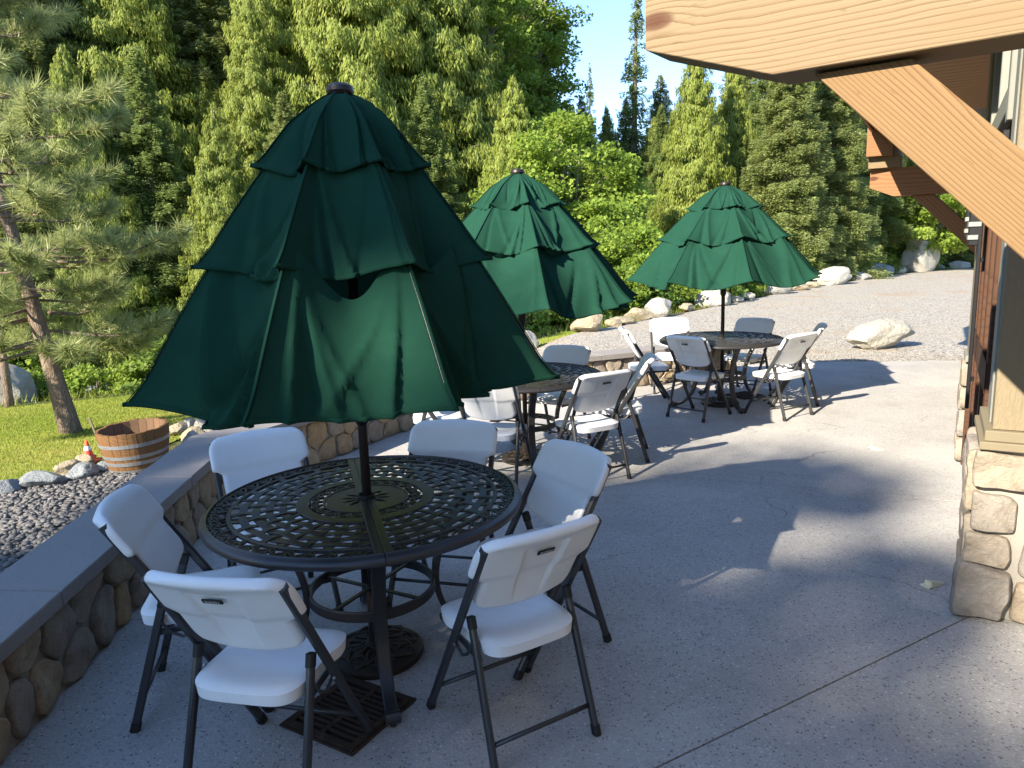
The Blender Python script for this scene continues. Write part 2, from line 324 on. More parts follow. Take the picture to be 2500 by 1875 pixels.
def lathe(prof, k=24, a0=0.0, a1=2 * PI):
    prof = np.asarray(prof, float); full = abs(a1 - a0 - 2 * PI) < 1e-6; m = k if full else k + 1; V = []
    for j in range(m):
        a = a0 + (a1 - a0) * j / k; V.append(np.stack([prof[:, 0] * math.cos(a), prof[:, 0] * math.sin(a), prof[:, 1]], -1))
    V = np.concatenate(V); p = len(prof); F = []
    for j in range(k):
        a, b_ = j * p, ((j + 1) % m) * p
        for i in range(p - 1): F.append((a + i, b_ + i, b_ + i + 1, a + i + 1))
    return V, F
def M(parts, name, mat, smooth=False):
    if isinstance(parts, tuple): parts = [parts]
    V, F = join(parts); return mesh(name, V, F, mat, smooth)
def smooth_by_angle(me, deg=35):
    me.polygons.foreach_set('use_smooth', np.ones(len(me.polygons), bool))
    bm = bmesh.new(); bm.from_mesh(me); lim = math.radians(deg)
    for e in bm.edges:
        if len(e.link_faces) == 2 and e.calc_face_angle(0) > lim: e.smooth = False
    bm.to_mesh(me); bm.free(); return me
# ------------------------------------------------------------------ terrain
BANK = np.array([(-60, -20), (-30, 0), (-14, 9.3), (-8.8, 12.1), (-7, 13.1), (-5.3, 13.6), (-2, 14.2), (0.2, 14.9), (2, 16.2), (4, 18.5), (6, 21.1), (9, 24.9), (13, 29.4), (18, 35.0), (22, 38.2), (40, 47), (90, 60)], float)
def sdist(x, y, line):
    x = np.asarray(x, float); y = np.asarray(y, float); best = np.full(x.shape, 1e9); sg = np.zeros(x.shape)
    for a, c in zip(line[:-1], line[1:]):
        e = c - a; L2 = e @ e; t = np.clip(((x - a[0]) * e[0] + (y - a[1]) * e[1]) / L2, 0, 1)
        dx, dy = x - a[0] - t * e[0], y - a[1] - t * e[1]; d = np.hypot(dx, dy); s = np.sign(e[0] * (y - a[1]) - e[1] * (x - a[0]))
        m = d < best; best = np.where(m, d, best); sg = np.where(m, s, sg)
    return best * sg
def ground(x, y):
    x = np.asarray(x, float); y = np.asarray(y, float)
    w = sm(0, 1, (1.5 - x) / 4.0)
    z = -0.35 * w - 0.045 * w * np.clip(y - 7, 0, 9)
    d = sdist(x, y, BANK)
    az = np.degrees(np.arctan2(x, np.maximum(y, 0.1))); far = sm(16, 26, y)
    hill = 1 - 0.78 * sm(0.5, 6.0, az) * (1 - 0.5 * sm(12, 30, az))
    z = z - 1.9 * sm(0.3, 5.0, d) + 1.9 * sm(12, 16, d) * 0.9
    z = z + hill * (0.34 * np.clip(d - 14, 0, 40) + 0.5 * np.clip(d - 54, 0, 120))
    z = z + 0.05 * sm(0.5, 3, d) * np.sin(x * 1.3 + 0.7 * y) * np.cos(y * 1.1 - x * .4)
    return z
def sheet(name, fn, x0, x1, y0, y1, st, mat, dz, keep=None):
    xs = np.arange(x0, x1 + st * .5, st); ys = np.arange(y0, y1 + st * .5, st); X, Y = np.meshgrid(xs, ys, indexing='ij')
    nx, ny = X.shape; idx = np.arange(nx * ny).reshape(nx, ny)
    F = np.stack([idx[:-1, :-1], idx[1:, :-1], idx[1:, 1:], idx[:-1, 1:]], -1).reshape(-1, 4)
    x, y = X.ravel().copy(), Y.ravel().copy()
    if keep is not None:
        s = keep(x, y); F = F[(s[F] < 0).sum(1) >= 1]          # s<0 is inside
        for _ in range(3):                                      # pull the outside vertices onto the outline
            s = keep(x, y); e = 1e-3; gx = (keep(x + e, y) - s) / e; gy = (keep(x, y + e) - s) / e; g2 = np.maximum(gx * gx + gy * gy, 0.2); o = (s > 0) & (s < st * 2)
            x = np.where(o, x - s * gx / g2, x); y = np.where(o, y - s * gy / g2, y)
        u = np.unique(F); re = np.full(len(x), -1); re[u] = np.arange(len(u)); F = re[F]; x, y = x[u], y[u]
    z = fn(x, y) + dz
    return mesh(name, np.stack([x, y, z], -1), F, mat, True)
# non-uniform ground grid reaching the horizon
def axis(lo, hi, f0, f1, st):
    core = np.arange(f0, f1 + .01, st); a = [f0]; s_ = st
    while a[-1] > lo: s_ *= 1.18; a.append(a[-1] - s_)
    b_ = [f1]; s_ = st
    while b_[-1] < hi: s_ *= 1.18; b_.append(b_[-1] + s_)
    return np.concatenate([np.array(a[1:])[::-1], core, np.array(b_[1:])])
gx = axis(-700, 700, -14, 26, 0.5); gy = axis(-700, 900, -6, 46, 0.5)
X, Y = np.meshgrid(gx, gy, indexing='ij'); idx = np.arange(X.size).reshape(X.shape)
F = np.stack([idx[:-1, :-1], idx[1:, :-1], idx[1:, 1:], idx[:-1, 1:]], -1).reshape(-1, 4)
Zg = ground(X, Y); inner = (X > -1.9) & (X < 9) & (Y > -8) & (Y < 10); Zg = np.where(inner, np.minimum(Zg, -0.2), Zg)
struct('ground', mesh('ground', np.stack([X.ravel(), Y.ravel(), Zg.ravel() - 0.03], -1), F, 'floor', True))
# stream
def water_z(x, y): return np.full(np.shape(x), -1.95)
def in_stream(x, y):
    d = sdist(x, y, BANK); return np.maximum(1.5 - d, d - 15.0)
struct('stream', sheet('stream', water_z, -34, 40, 2, 62, 0.8, 'water', 0.0, in_stream))
# outlines of lawn, drive and pebble bed
EDGE = np.array([(-7.2, -8), (-6.4, 2), (-5.4, 5.1), (-4.8, 6.6), (-4.45, 7.15), (-4.35, 7.7), (-4.2, 8.5), (-4.15, 9.1), (-3.75, 9.5), (-3.35, 10.1), (-1.9, 11.6), (0.3, 13.2), (0.7, 14.1), (1.3, 15.0), (2.2, 16.0)], float)
def in_lawn(x, y):
    return np.maximum(np.maximum(-sdist(x, y, EDGE), sdist(x, y, BANK) + 0.1), np.maximum(x - 1.4, -16 - x))
WALL = np.array([(-1.60, -0.5), (-2.07, 5.18), (-0.50, 8.05), (2.90, 9.47)], float)     # inner foot of the seat wall
PATF = np.array([(2.90, 9.60), (3.3, 10.25), (4.35, 10.29), (6.28, 10.06), (7.6, 9.8)], float)
def in_drive(x, y):
    pl = np.concatenate([WALL[1:] + [(-0.1, .1), (-.1, .12), (0, .14)], PATF + [(0, 0.02)]])
    s1 = -sdist(x, y, pl)                       # beyond the patio
    s2 = sdist(x, y, EDGE); s3 = sdist(x, y, BANK) + 0.25
    return np.maximum(np.maximum(s1, np.where(y < 16, s2, -5.0)), np.maximum(s3, 7.6 - y - 0.35 * x))
lawn = struct('lawn', sheet('lawn', ground, -16, 1.6, -8, 16, 0.2, 'lawn', -0.012, in_lawn))
drive = struct('gravel_drive', sheet('gravel_drive', ground, -5, 60, 6, 56, 0.3, 'gravel', -0.004, in_drive))
def in_bed(x, y):
    return np.maximum(sdist(x, y, EDGE), np.maximum(-sdist(x, y, WALL + [(-.3, 0)]) , np.maximum(y - 7.6 - .35 * (x + 4), -6 - y)))
struct('pebble_bed', sheet('pebble_bed', ground, -8, -1.4, -6, 9, 0.2, 'soil', -0.002, in_bed))

# ------------------------------------------------------------------ patio of three slabs with open joints
def clip(poly, a, c, keep_left=True):
    out = []; e = np.subtract(c, a)
    def s(p): return (e[0] * (p[1] - a[1]) - e[1] * (p[0] - a[0])) * (1 if keep_left else -1)
    for i in range(len(poly)):
        p, q = poly[i], poly[(i + 1) % len(poly)]; sp, sq = s(p), s(q)
        if sp >= 0: out.append(tuple(p))
        if sp * sq < 0: t = sp / (sp - sq); out.append((p[0] + t * (q[0] - p[0]), p[1] + t * (q[1] - p[1])))
    return out
def prism(poly, z0, z1, bev=0.0):
    n = len(poly); P = np.array(poly)
    if bev > 0:
        c = P.mean(0); Q = []
        for i in range(n):
            a, b_, c_ = P[i - 1], P[i], P[(i + 1) % n]; e1 = (b_ - a) / max(1e-9, np.linalg.norm(b_ - a)); e2 = (c_ - b_) / max(1e-9, np.linalg.norm(c_ - b_))
            n1 = np.array([-e1[1], e1[0]]); n2 = np.array([-e2[1], e2[0]]); m_ = n1 + n2; m_ = m_ / max(0.4, m_ @ m_ / 2) / 1.0; Q.append(b_ + m_ * bev * 0.5 * 2 / 2)
        Q = np.array(Q)
        V = [(x, y, z0) for x, y in P] + [(x, y, z1 - bev) for x, y in P] + [(x, y, z1) for x, y in Q]; L = 3
    else: V = [(x, y, z0) for x, y in P] + [(x, y, z1) for x, y in P]; L = 2
    F = [tuple(range(n))[::-1], tuple((L - 1) * n + i for i in range(n))]
    for l in range(L - 1):
        for i in range(n): F.append((l * n + i, l * n + (i + 1) % n, (l + 1) * n + (i + 1) % n, (l + 1) * n + i))
    return np.array(V), F
patio_poly = [(-1.65, -5.0), (9.0, -5.0), (9.0, 9.6), (6.28, 10.05), (4.35, 10.29), (3.3, 10.26), (2.80, 9.55), (-0.52, 8.12), (-2.12, 5.2)]
patio = empty('patio'); patio['kind'] = 'structure'
J1a, J1b = np.array((0.436, 2.168)), np.array((1.999, 3.050))      # saw-cut joints
J2a, J2b = np.array((1.142, 5.329)), np.array((2.929, 4.549))
d1 = (J1b - J1a) / np.linalg.norm(J1b - J1a); d2 = (J2b - J2a) / np.linalg.norm(J2b - J2a)
n1_ = np.array([-d1[1], d1[0]]) * 0.004; n2_ = np.array([-d2[1], d2[0]]) * 0.0035
near = clip(patio_poly, J1a - n1_, J1b - n1_, False); rest = clip(patio_poly, J1a + n1_, J1b + n1_, True)
mid = clip(rest, J2a - n2_, J2b - n2_, False); far_ = clip(rest, J2a + n2_, J2b + n2_, True)
for pl in (near, mid, far_): ob('slab', M(prism(pl, -0.12, 0.0, 0.0), 'slab', 'concrete'), patio)
ob('joint_bed', M(prism([(x * 0.995, y * 0.995) for x, y in patio_poly], -0.16, -0.035), 'joint_bed', 'black_gap'), patio)

# ------------------------------------------------------------------ stones
def chaikin(P, it=1):
    for _ in range(it):
        Q = np.roll(P, -1, 0); P = np.stack([P * .78 + Q * .22, P * .22 + Q * .78], 1).reshape(-1, 2)
    return P
def stone_mesh(poly, depth, mat, seed, gap=0.007, rough=0.006):
    """a rounded stone on the plane z=0 of its own frame (x along, y up, z outwards)"""
    P = np.array(poly, float); c = P.mean(0); rad = np.linalg.norm(P - c, axis=1).mean()
    P = c + (P - c) * max(0.5, 1 - gap / rad); P = chaikin(P, 2) if len(P) < 6 else chaikin(P, 1)
    P = P + np.array([[mnoise.noise(Vector((q[0] * 14, q[1] * 14, seed))), mnoise.noise(Vector((q[1] * 14, q[0] * 14, seed + 5)))] for q in P]) * 0.008
    n = len(P); V = []; prof = [(1.0, -0.02), (1.0, depth * 0.45), (0.97, depth * 0.78), (0.90, depth * 0.97), (0.62, depth * 1.03), (0.3, depth * 1.04)]
    for k, z in prof:
        for q in c + (P - c) * k:
            e = mnoise.noise(Vector((q[0] * 9, q[1] * 9, seed * 3.1))) * rough * (2.0 if z > 0 else 0.0) + mnoise.noise(Vector((q[0] * 26, q[1] * 26, seed * 3.1))) * rough * (0.8 if z > 0 else 0.0)
            V.append((q[0] - c[0], q[1] - c[1], z + e))
    V.append((0, 0, depth * 1.06)); L = len(prof); F = []
    for l in range(L - 1):
        for i in range(n): F.append((l * n + i, l * n + (i + 1) % n, (l + 1) * n + (i + 1) % n, (l + 1) * n + i))
    for i in range(n): F.append(((L - 1) * n + i, (L - 1) * n + (i + 1) % n, L * n))
    me = mesh('stone', V, F, mat); smooth_by_angle(me, 34); return me, c
def place_on(o, org, ax, up, nrm, c):
    p = np.array(org) + np.array(ax) * c[0] + np.array(up) * c[1]
    o.matrix_world = Matrix(((ax[0], up[0], nrm[0], p[0]), (ax[1], up[1], nrm[1], p[1]), (ax[2], up[2], nrm[2], p[2]), (0, 0, 0, 1)))
def voronoi_cells(w, h, size, rs, aspect=1.15):
    nx = max(1, int(round(w / (size * aspect)))); ny = max(1, int(round(h / size))); pts = []
    for j in range(ny):
        for i in range(nx):
            pts.append(((i + 0.5 + (0.5 if j % 2 else 0) + rs.uniform(-.38, .38)) * w / nx, (j + 0.5 + rs.uniform(-.33, .33)) * h / ny))
    pts = np.array(pts); cells = []
    for i, p in enumerate(pts):
        poly = [(0, 0), (w, 0), (w, h), (0, h)]
        for j in np.argsort(((pts - p) ** 2).sum(1))[1:16]:
            q = pts[j]; m_ = (p + q) / 2; e = q - p; poly = clip(poly, m_, m_ + np.array([-e[1], e[0]]))
            if not poly: break
        if len(poly) >= 3:
            pa = np.array(poly); keep = [k for k in range(len(pa)) if np.linalg.norm(pa[k] - pa[k - 1]) > 0.012]
            if len(keep) >= 3: cells.append(pa[keep])
    return cells

# ------------------------------------------------------------------ seat wall
wall = empty('seat_wall', (-2.0, 5.0, 0)); tag(wall, 'low fieldstone seat wall with smooth grey cap stones curving round the patio', 'wall')
rs = np.random.default_rng(3)
def offset_line(line, off):
    out = []
    for i in range(len(line)):
        a = line[max(i - 1, 0)]; b_ = line[i]; c = line[min(i + 1, len(line) - 1)]
        e1 = (b_ - a) if i > 0 else (c - b_); e2 = (c - b_) if i < len(line) - 1 else (b_ - a)
        e1 = e1 / np.linalg.norm(e1); e2 = e2 / np.linalg.norm(e2); n1 = np.array([-e1[1], e1[0]]); n2 = np.array([-e2[1], e2[0]])
        m_ = n1 + n2; m_ = m_ / np.linalg.norm(m_); out.append(b_ + m_ * off / (m_ @ n1))
    return np.array(out)
core_in = offset_line(WALL, 0.022); core_out = offset_line(WALL, 0.27); cap_in = offset_line(WALL, -0.045); cap_out = offset_line(WALL, 0.315)
def wparent(o, p): o.parent = p; o.matrix_parent_inverse = p.matrix_basis.inverted(); return o
core_poly = [tuple(p) for p in core_in] + [tuple(p) for p in core_out[::-1]]
parts = []
for i in range(3): parts.append(prism([tuple(core_out[i]), tuple(core_in[i]), tuple(core_in[i + 1]), tuple(core_out[i + 1])], -0.9, 0.385))
wparent(ob('mortar_core', M(parts, 'mortar_core', 'mortar')), wall)
for i in range(3):
    a, c = core_in[i], core_in[i + 1]; L = np.linalg.norm(c - a); e = (c - a) / L; nrm = np.array([e[1], -e[0], 0]); ax = np.array([e[0], e[1], 0])
    for cell in voronoi_cells(L, 0.385, 0.19, rs, 1.15):
        me, cc = stone_mesh(cell, rs.uniform(0.018, 0.042), 'field_stone', rs.uniform(0, 99), 0.007, 0.012)
        o = ob('stone', me); place_on(o, (a[0], a[1], 0.0), ax, (0, 0, 1), nrm, cc); wparent(o, wall)
ends = [(core_in[3], core_out[3])]
for a, c in ends:
    L = np.linalg.norm(c - a); e = (c - a) / L; nrm = np.array([e[1], -e[0], 0])
    for cell in voronoi_cells(L, 0.385, 0.15, rs, 1.0):
        me, cc = stone_mesh(cell, 0.03, 'field_stone', rs.uniform(0, 99)); o = ob('stone', me); place_on(o, (a[0], a[1], 0), (e[0], e[1], 0), (0, 0, 1), nrm, cc); wparent(o, wall)
# cap stones
def cap_piece(q0, q1, q2, q3, g=0.0035):
    c = (np.array(q0) + q1 + q2 + q3) / 4; poly = []
    along = np.array(q2, float) - q1; along = along / np.linalg.norm(along)
    poly = [np.array(q0) + along * g, np.array(q1) + along * g, np.array(q2) - along * g, np.array(q3) - along * g]
    me = M(prism([tuple(p - c) for p in poly], 0.388, 0.45, 0.006), 'cap_stone', 'cap')
    o = ob('cap_stone', me, None, (c[0], c[1], 0)); wparent(o, wall)
splits = [[0.0, 0.30, 0.575, 0.845, 1.0], [0.0, 0.245, 0.66, 1.0], [0.0, 0.46, 0.9, 1.0]]
splits[0] = [0, .04, .30, .567, .832, 1.0]
for i in range(3):
    ti = splits[i]
    for t0, t1 in zip(ti[:-1], ti[1:]):
        I = lambda ln, t: ln[i] + (ln[i + 1] - ln[i]) * t
        cap_piece(I(cap_out, t0), I(cap_in, t0), I(cap_in, t1), I(cap_out, t1))

# ------------------------------------------------------------------ lodge (right)
LA = math.radians(59.5); CA = np.array([2.035, 3.10]); wv_ = np.array([math.cos(LA), math.sin(LA)]); mv_ = np.array([math.sin(LA), -math.cos(LA)])
def LW(s, m_, z): p = CA + wv_ * s + mv_ * m_; return np.array([p[0], p[1], z])
RL = np.array([[mv_[0], wv_[0], 0], [mv_[1], wv_[1], 0], [0, 0, 1]])      # local axes: x=m, y=s, z
lodge = empty('lodge', (CA[0] + 1, CA[1], 0)); tag(lodge, 'lodge corner with tan siding, brown barn door and stone wainscot', 'building')
def lbox(name, s0, s1, m0, m1, z0, z1, mat, parent=None, bev=0.004):
    c = LW((s0 + s1) / 2, (m0 + m1) / 2, (z0 + z1) / 2)
    me = M(box((0, 0, 0), ((m1 - m0) / 2, (s1 - s0) / 2, (z1 - z0) / 2), None, bev), name, mat)
    o = ob(name, me, None, tuple(c), (0, 0, LA - PI / 2)); return wparent(o, parent or lodge)
# stone wainscot of the near corner
lbox('mortar_core', 0.03, 0.55, 0.03, 3.0, 0.0, 0.79, 'mortar')
stones_face = [[(-.005, .615), (.215, .615), (.222, .77), (.0, .785)], [(.0, .41), (.17, .405), (.18, .56), (.12, .595), (.0, .60)], [(-.02, .255), (.155, .25), (.17, .30), (.15, .395), (-.02, .40)],
               [(-.06, .0), (.15, .005), (.175, .12), (.17, .235), (-.045, .27)], [(.19, .22), (.40, .20), (.44, .36), (.42, .52), (.23, .55)], [(.17, .01), (.42, -.01), (.46, .17), (.19, .205)],
               [(.24, .57), (.47, .55), (.48, .76), (.235, .77)], [(.46, .20), (.70, .2), (.72, .5), (.47, .53)], [(.48, .0), (.75, .0), (.74, .18), (.48, .18)], [(.5, .55), (.8, .53), (.8, .77), (.5, .77)]]
p0 = LW(0.03, 0.0, 0)
for i, pl in enumerate(stones_face):
    pl2 = [(np.array(a) * .82 + np.array(b_) * .18) for a, b_ in zip(pl, pl[1:] + pl[:1])]; pl3 = []
    for a, b_ in zip(pl, pl[1:] + pl[:1]): pl3 += [np.array(a) * .93 + np.array(b_) * .07, (np.array(a) + np.array(b_)) / 2 + rs.normal(0, .006, 2), np.array(a) * .07 + np.array(b_) * .93]
    me, cc = stone_mesh(pl3, 0.036 if i != 3 else 0.07, 'quarry_stone', i * 1.7, 0.004, 0.008); o = ob('stone', me); place_on(o, p0, (mv_[0], mv_[1], 0), (0, 0, 1), (-wv_[0], -wv_[1], 0), cc); wparent(o, lodge)
pside = LW(0.03, 0.03, 0)      # stones on the patio side, seen edge on
for cell in voronoi_cells(0.50, 0.78, 0.2, rs, 1.1):
    me, cc = stone_mesh(cell, 0.05, 'quarry_stone', rs.uniform(0, 99)); cc = np.array(cc); o = ob('stone', me); place_on(o, LW(0.53, 0.03, 0), (-wv_[0], -wv_[1], 0), (0, 0, 1), (-mv_[0], -mv_[1], 0), cc); wparent(o, lodge)
# sill, siding, corner boards
lbox('sill', -0.012, 0.56, 0.012, 3.0, 0.792, 0.828, 'tan_trim'); lbox('sill_cap', 0.005, 0.55, 0.03, 3.0, 0.8285, 0.876, 'tan_trim')
lbox('siding', 0.06, 0.5, 0.085, 3.0, 0.876, 3.6, 'siding', bev=0.001)
lbox('corner_board', 0.035, 0.16, 0.058, 0.175, 0.877, 3.6, 'siding'); lbox('corner_trim', 0.162, 0.25, 0.052, 0.10, 0.877, 3.6, 'grey_trim'); lbox('corner_trim', 0.252, 0.50, 0.060, 0.10, 0.877, 3.6, 'grey_trim')
# door wall and barn door
lbox('back_wall', 0.5, 8.4, 0.22, 0.40, 0.0, 3.6, 'siding')
door = lbox('barn_door', 0.62, 2.50, 0.075, 0.118, 0.03, 2.12, 'stained_door')
def kid(name, s0, s1, m0, m1, z0, z1, mat, par):
    o = lbox(name, s0, s1, m0, m1, z0, z1, mat, par); o.parent = par; o.matrix_parent_inverse = par.matrix_basis.inverted(); return o
for s0 in (0.64, 1.10, 1.56, 2.02):
    kid('door_stile', s0, s0 + 0.10, 0.05, 0.0745, 0.05, 2.10, 'stained_door', door)
kid('door_rail', 0.64, 2.48, 0.045, 0.049, 0.05, 0.28, 'stained_door', door); kid('door_rail', 0.64, 2.48, 0.045, 0.049, 0.92, 1.08, 'stained_door', door)
kid('edge_strip', 2.501, 2.545, 0.035, 0.118, 0.03, 2.12, 'stained_door', door); kid('door_sweep', 0.62, 2.52, 0.06, 0.11, 0.002, 0.029, 'black_rubber', door)
kid('pull_bar', 1.72, 1.745, 0.005, 0.028, 0.62, 1.72, 'black_paint', door)
for z in (0.80, 1.55): kid('handle_post', 1.722, 1.743, 0.028, 0.0445, z, z + 0.03, 'black_paint', door)
lbox('door_track', 0.55, 2.9, 0.03, 0.06, 2.155, 2.20, 'black_paint')
for s0, s1, m0, z0 in ((2.44, 2.58, -0.050, 1.70), (1.74, 1.94, -0.045, 1.655)):
    h_ = lbox('track_hanger', s0, s1, m0, 0.029, z0, 2.154, 'black_paint')
    for z in (z0 + .035, z0 + .115): kid('strap_plate', s0 - .004, s1 + .004, m0 - .006, m0 - .0005, z, z + 0.03, 'steel', h_); kid('strap_end', s0 - .008, s0 - .0045, m0 - .006, 0.02, z, z + 0.03, 'steel', h_)
# far jamb with stone foot and tan trim
lbox('mortar_core', 2.63, 2.98, 0.06, 0.4, 0.0, 0.79, 'mortar')
for cell in voronoi_cells(0.36, 0.79, 0.2, rs, 1.1):
    me, cc = stone_mesh(cell, 0.06, 'quarry_stone', rs.uniform(0, 99)); o = ob('stone', me); place_on(o, LW(2.985, 0.06, 0), (-wv_[0], -wv_[1], 0), (0, 0, 1), (-mv_[0], -mv_[1], 0), cc); wparent(o, lodge)
lbox('sill', 2.60, 3.0, 0.015, 0.4, 0.792, 0.84, 'grey_trim'); lbox('jamb_trim', 2.60, 2.95, 0.035, 0.40, 0.841, 3.2, 'tan_trim')
# upper window above the door
lbox('window_glass', 0.75, 2.3, 0.095, 0.125, 2.42, 3.0, 'glass')
for (s0, s1, z0, z1) in ((0.62, 0.75, 2.25, 3.05), (2.3, 2.42, 2.25, 3.05), (0.751, 2.299, 2.30, 2.419), (1.48, 1.54, 2.42, 3.0)): lbox('window_frame', s0, s1, 0.045, 0.094, z0, z1, 'grey_trim')
# ------------------------------------------------------------------ roof timbers of the lodge
lbox('side_wall', -7.0, 0.02, 0.62, 0.9, 0.0, 3.6, 'siding')
def beam_obj(name, P0, d, end, root, zb, hgt, thick, ch, cl, mat):
    """projecting timber: t runs from the free end towards the wall; lower corner of the free end is chamfered"""
    prof = [(end, zb + ch), (end, zb + hgt), (root, zb + hgt), (root, zb), (end + cl, zb)]
    n = len(prof); V = [(t - end, 0.0, z - zb) for t, z in prof] + [(t - end, thick, z - zb) for t, z in prof]
    bm = bmesh.new(); vs = [bm.verts.new(v) for v in V]; bm.faces.new(vs[:n]); bm.faces.new(vs[n:][::-1])
    for i in range(n): bm.faces.new((vs[i], vs[n + i], vs[n + (i + 1) % n], vs[(i + 1) % n]))
    bmesh.ops.recalc_face_normals(bm, faces=bm.faces); bmesh.ops.bevel(bm, geom=list(bm.edges), offset=0.0025, segments=1, affect='EDGES')
    me = bpy.data.meshes.new(name); bm.to_mesh(me); bm.free(); me.materials.append(MATS[mat])
    o = ob(name, me, None, (P0[0] + d[0] * end, P0[1] + d[1] * end, zb), (0, 0, math.atan2(d[1], d[0])))
    return wparent(o, lodge)
def brace_obj(name, P0, d, t0, t1, zt, off, thick, length, mat):
    o0 = np.array(P0) + np.array([-d[1], d[0]]) * off; w = (t1 - t0)
    # local x runs down the brace at 45 degrees
    L = length; wd = w / math.sqrt(2); V = []
    for y in (0.0, thick): V += [(0 - wd / 2, y, wd / 2 + 0.0), (0 + wd / 2, y, -wd / 2), (L, y, -wd / 2), (L, y, wd / 2)]
    V = [(-wd / 2, 0, -wd / 2), (wd / 2, 0, wd / 2), (L, 0, wd / 2), (L, 0, -wd / 2), (-wd / 2, thick, -wd / 2), (wd / 2, thick, wd / 2), (L, thick, wd / 2), (L, thick, -wd / 2)]
    bm = bmesh.new(); vs = [bm.verts.new(v) for v in V]
    for f in ((0, 1, 2, 3), (7, 6, 5, 4), (0, 4, 5, 1), (1, 5, 6, 2), (2, 6, 7, 3), (3, 7, 4, 0)): bm.faces.new([vs[i] for i in f])
    bmesh.ops.recalc_face_normals(bm, faces=bm.faces); bmesh.ops.bevel(bm, geom=list(bm.edges), offset=0.0025, segments=1, affect='EDGES')
    me = bpy.data.meshes.new(name); bm.to_mesh(me); bm.free(); me.materials.append(MATS[mat])
    tc = (t0 + t1) / 2; o = ob(name, me); a = math.atan2(d[1], d[0])
    o.matrix_world = Matrix.Translation((o0[0] + d[0] * tc, o0[1] + d[1] * tc, zt)) @ Matrix.Rotation(a, 4, 'Z') @ Matrix.Rotation(math.radians(45), 4, 'Y')
    return wparent(o, lodge)
NB = (np.array([0.79, 2.25]), np.array([0.80514, -0.59309])); FB = (np.array([4.642, 8.759]), np.array([0.77537, -0.63151]))
tb = beam_obj('timber_beam', NB[0], NB[1], -0.405, 1.30, 2.20, 0.325, 0.19, 0.138, 0.405, 'fir_timber'); tb['label'] = 'thick honey-coloured timber beam with a cut-back end'
brace_obj('timber_brace', NB[0], NB[1], 0.105, 0.355, 2.192, 0.045, 0.10, 1.75, 'brace_timber')
fbm = beam_obj('timber_beam', FB[0], FB[1], -0.361, 0.86, 2.20, 0.325, 0.19, 0.112, 0.26, 'dark_timber')
brace_obj('timber_brace', FB[0], FB[1], 0.081, 0.317, 2.197, 0.045, 0.10, 1.2, 'dark_timber')
lbox('shim_block', 6.15, 6.36, -1.0, -0.66, 2.527, 2.655, 'fir_timber'); lbox('purlin', 6.05, 8.2, -1.02, -0.74, 2.657, 3.02, 'dark_timber')
for i in range(32):      # soffit boards run out from the wall
    s0 = 1.45 + i * 0.142; lbox('soffit_board', s0, s0 + 0.130, -0.95, 0.20, 3.05, 3.075, 'soffit_wood', bev=0.003)
lbox('fascia', 1.40, 6.02, -0.985, -0.952, 2.93, 3.12, 'dark_timber'); lbox('roof_deck', 1.3, 8.6, -1.05, 0.6, 3.13, 3.20, 'roof_metal')
lbox('roof_deck', -7.0, 0.3, 0.3, 1.2, 3.61, 3.70, 'roof_metal')

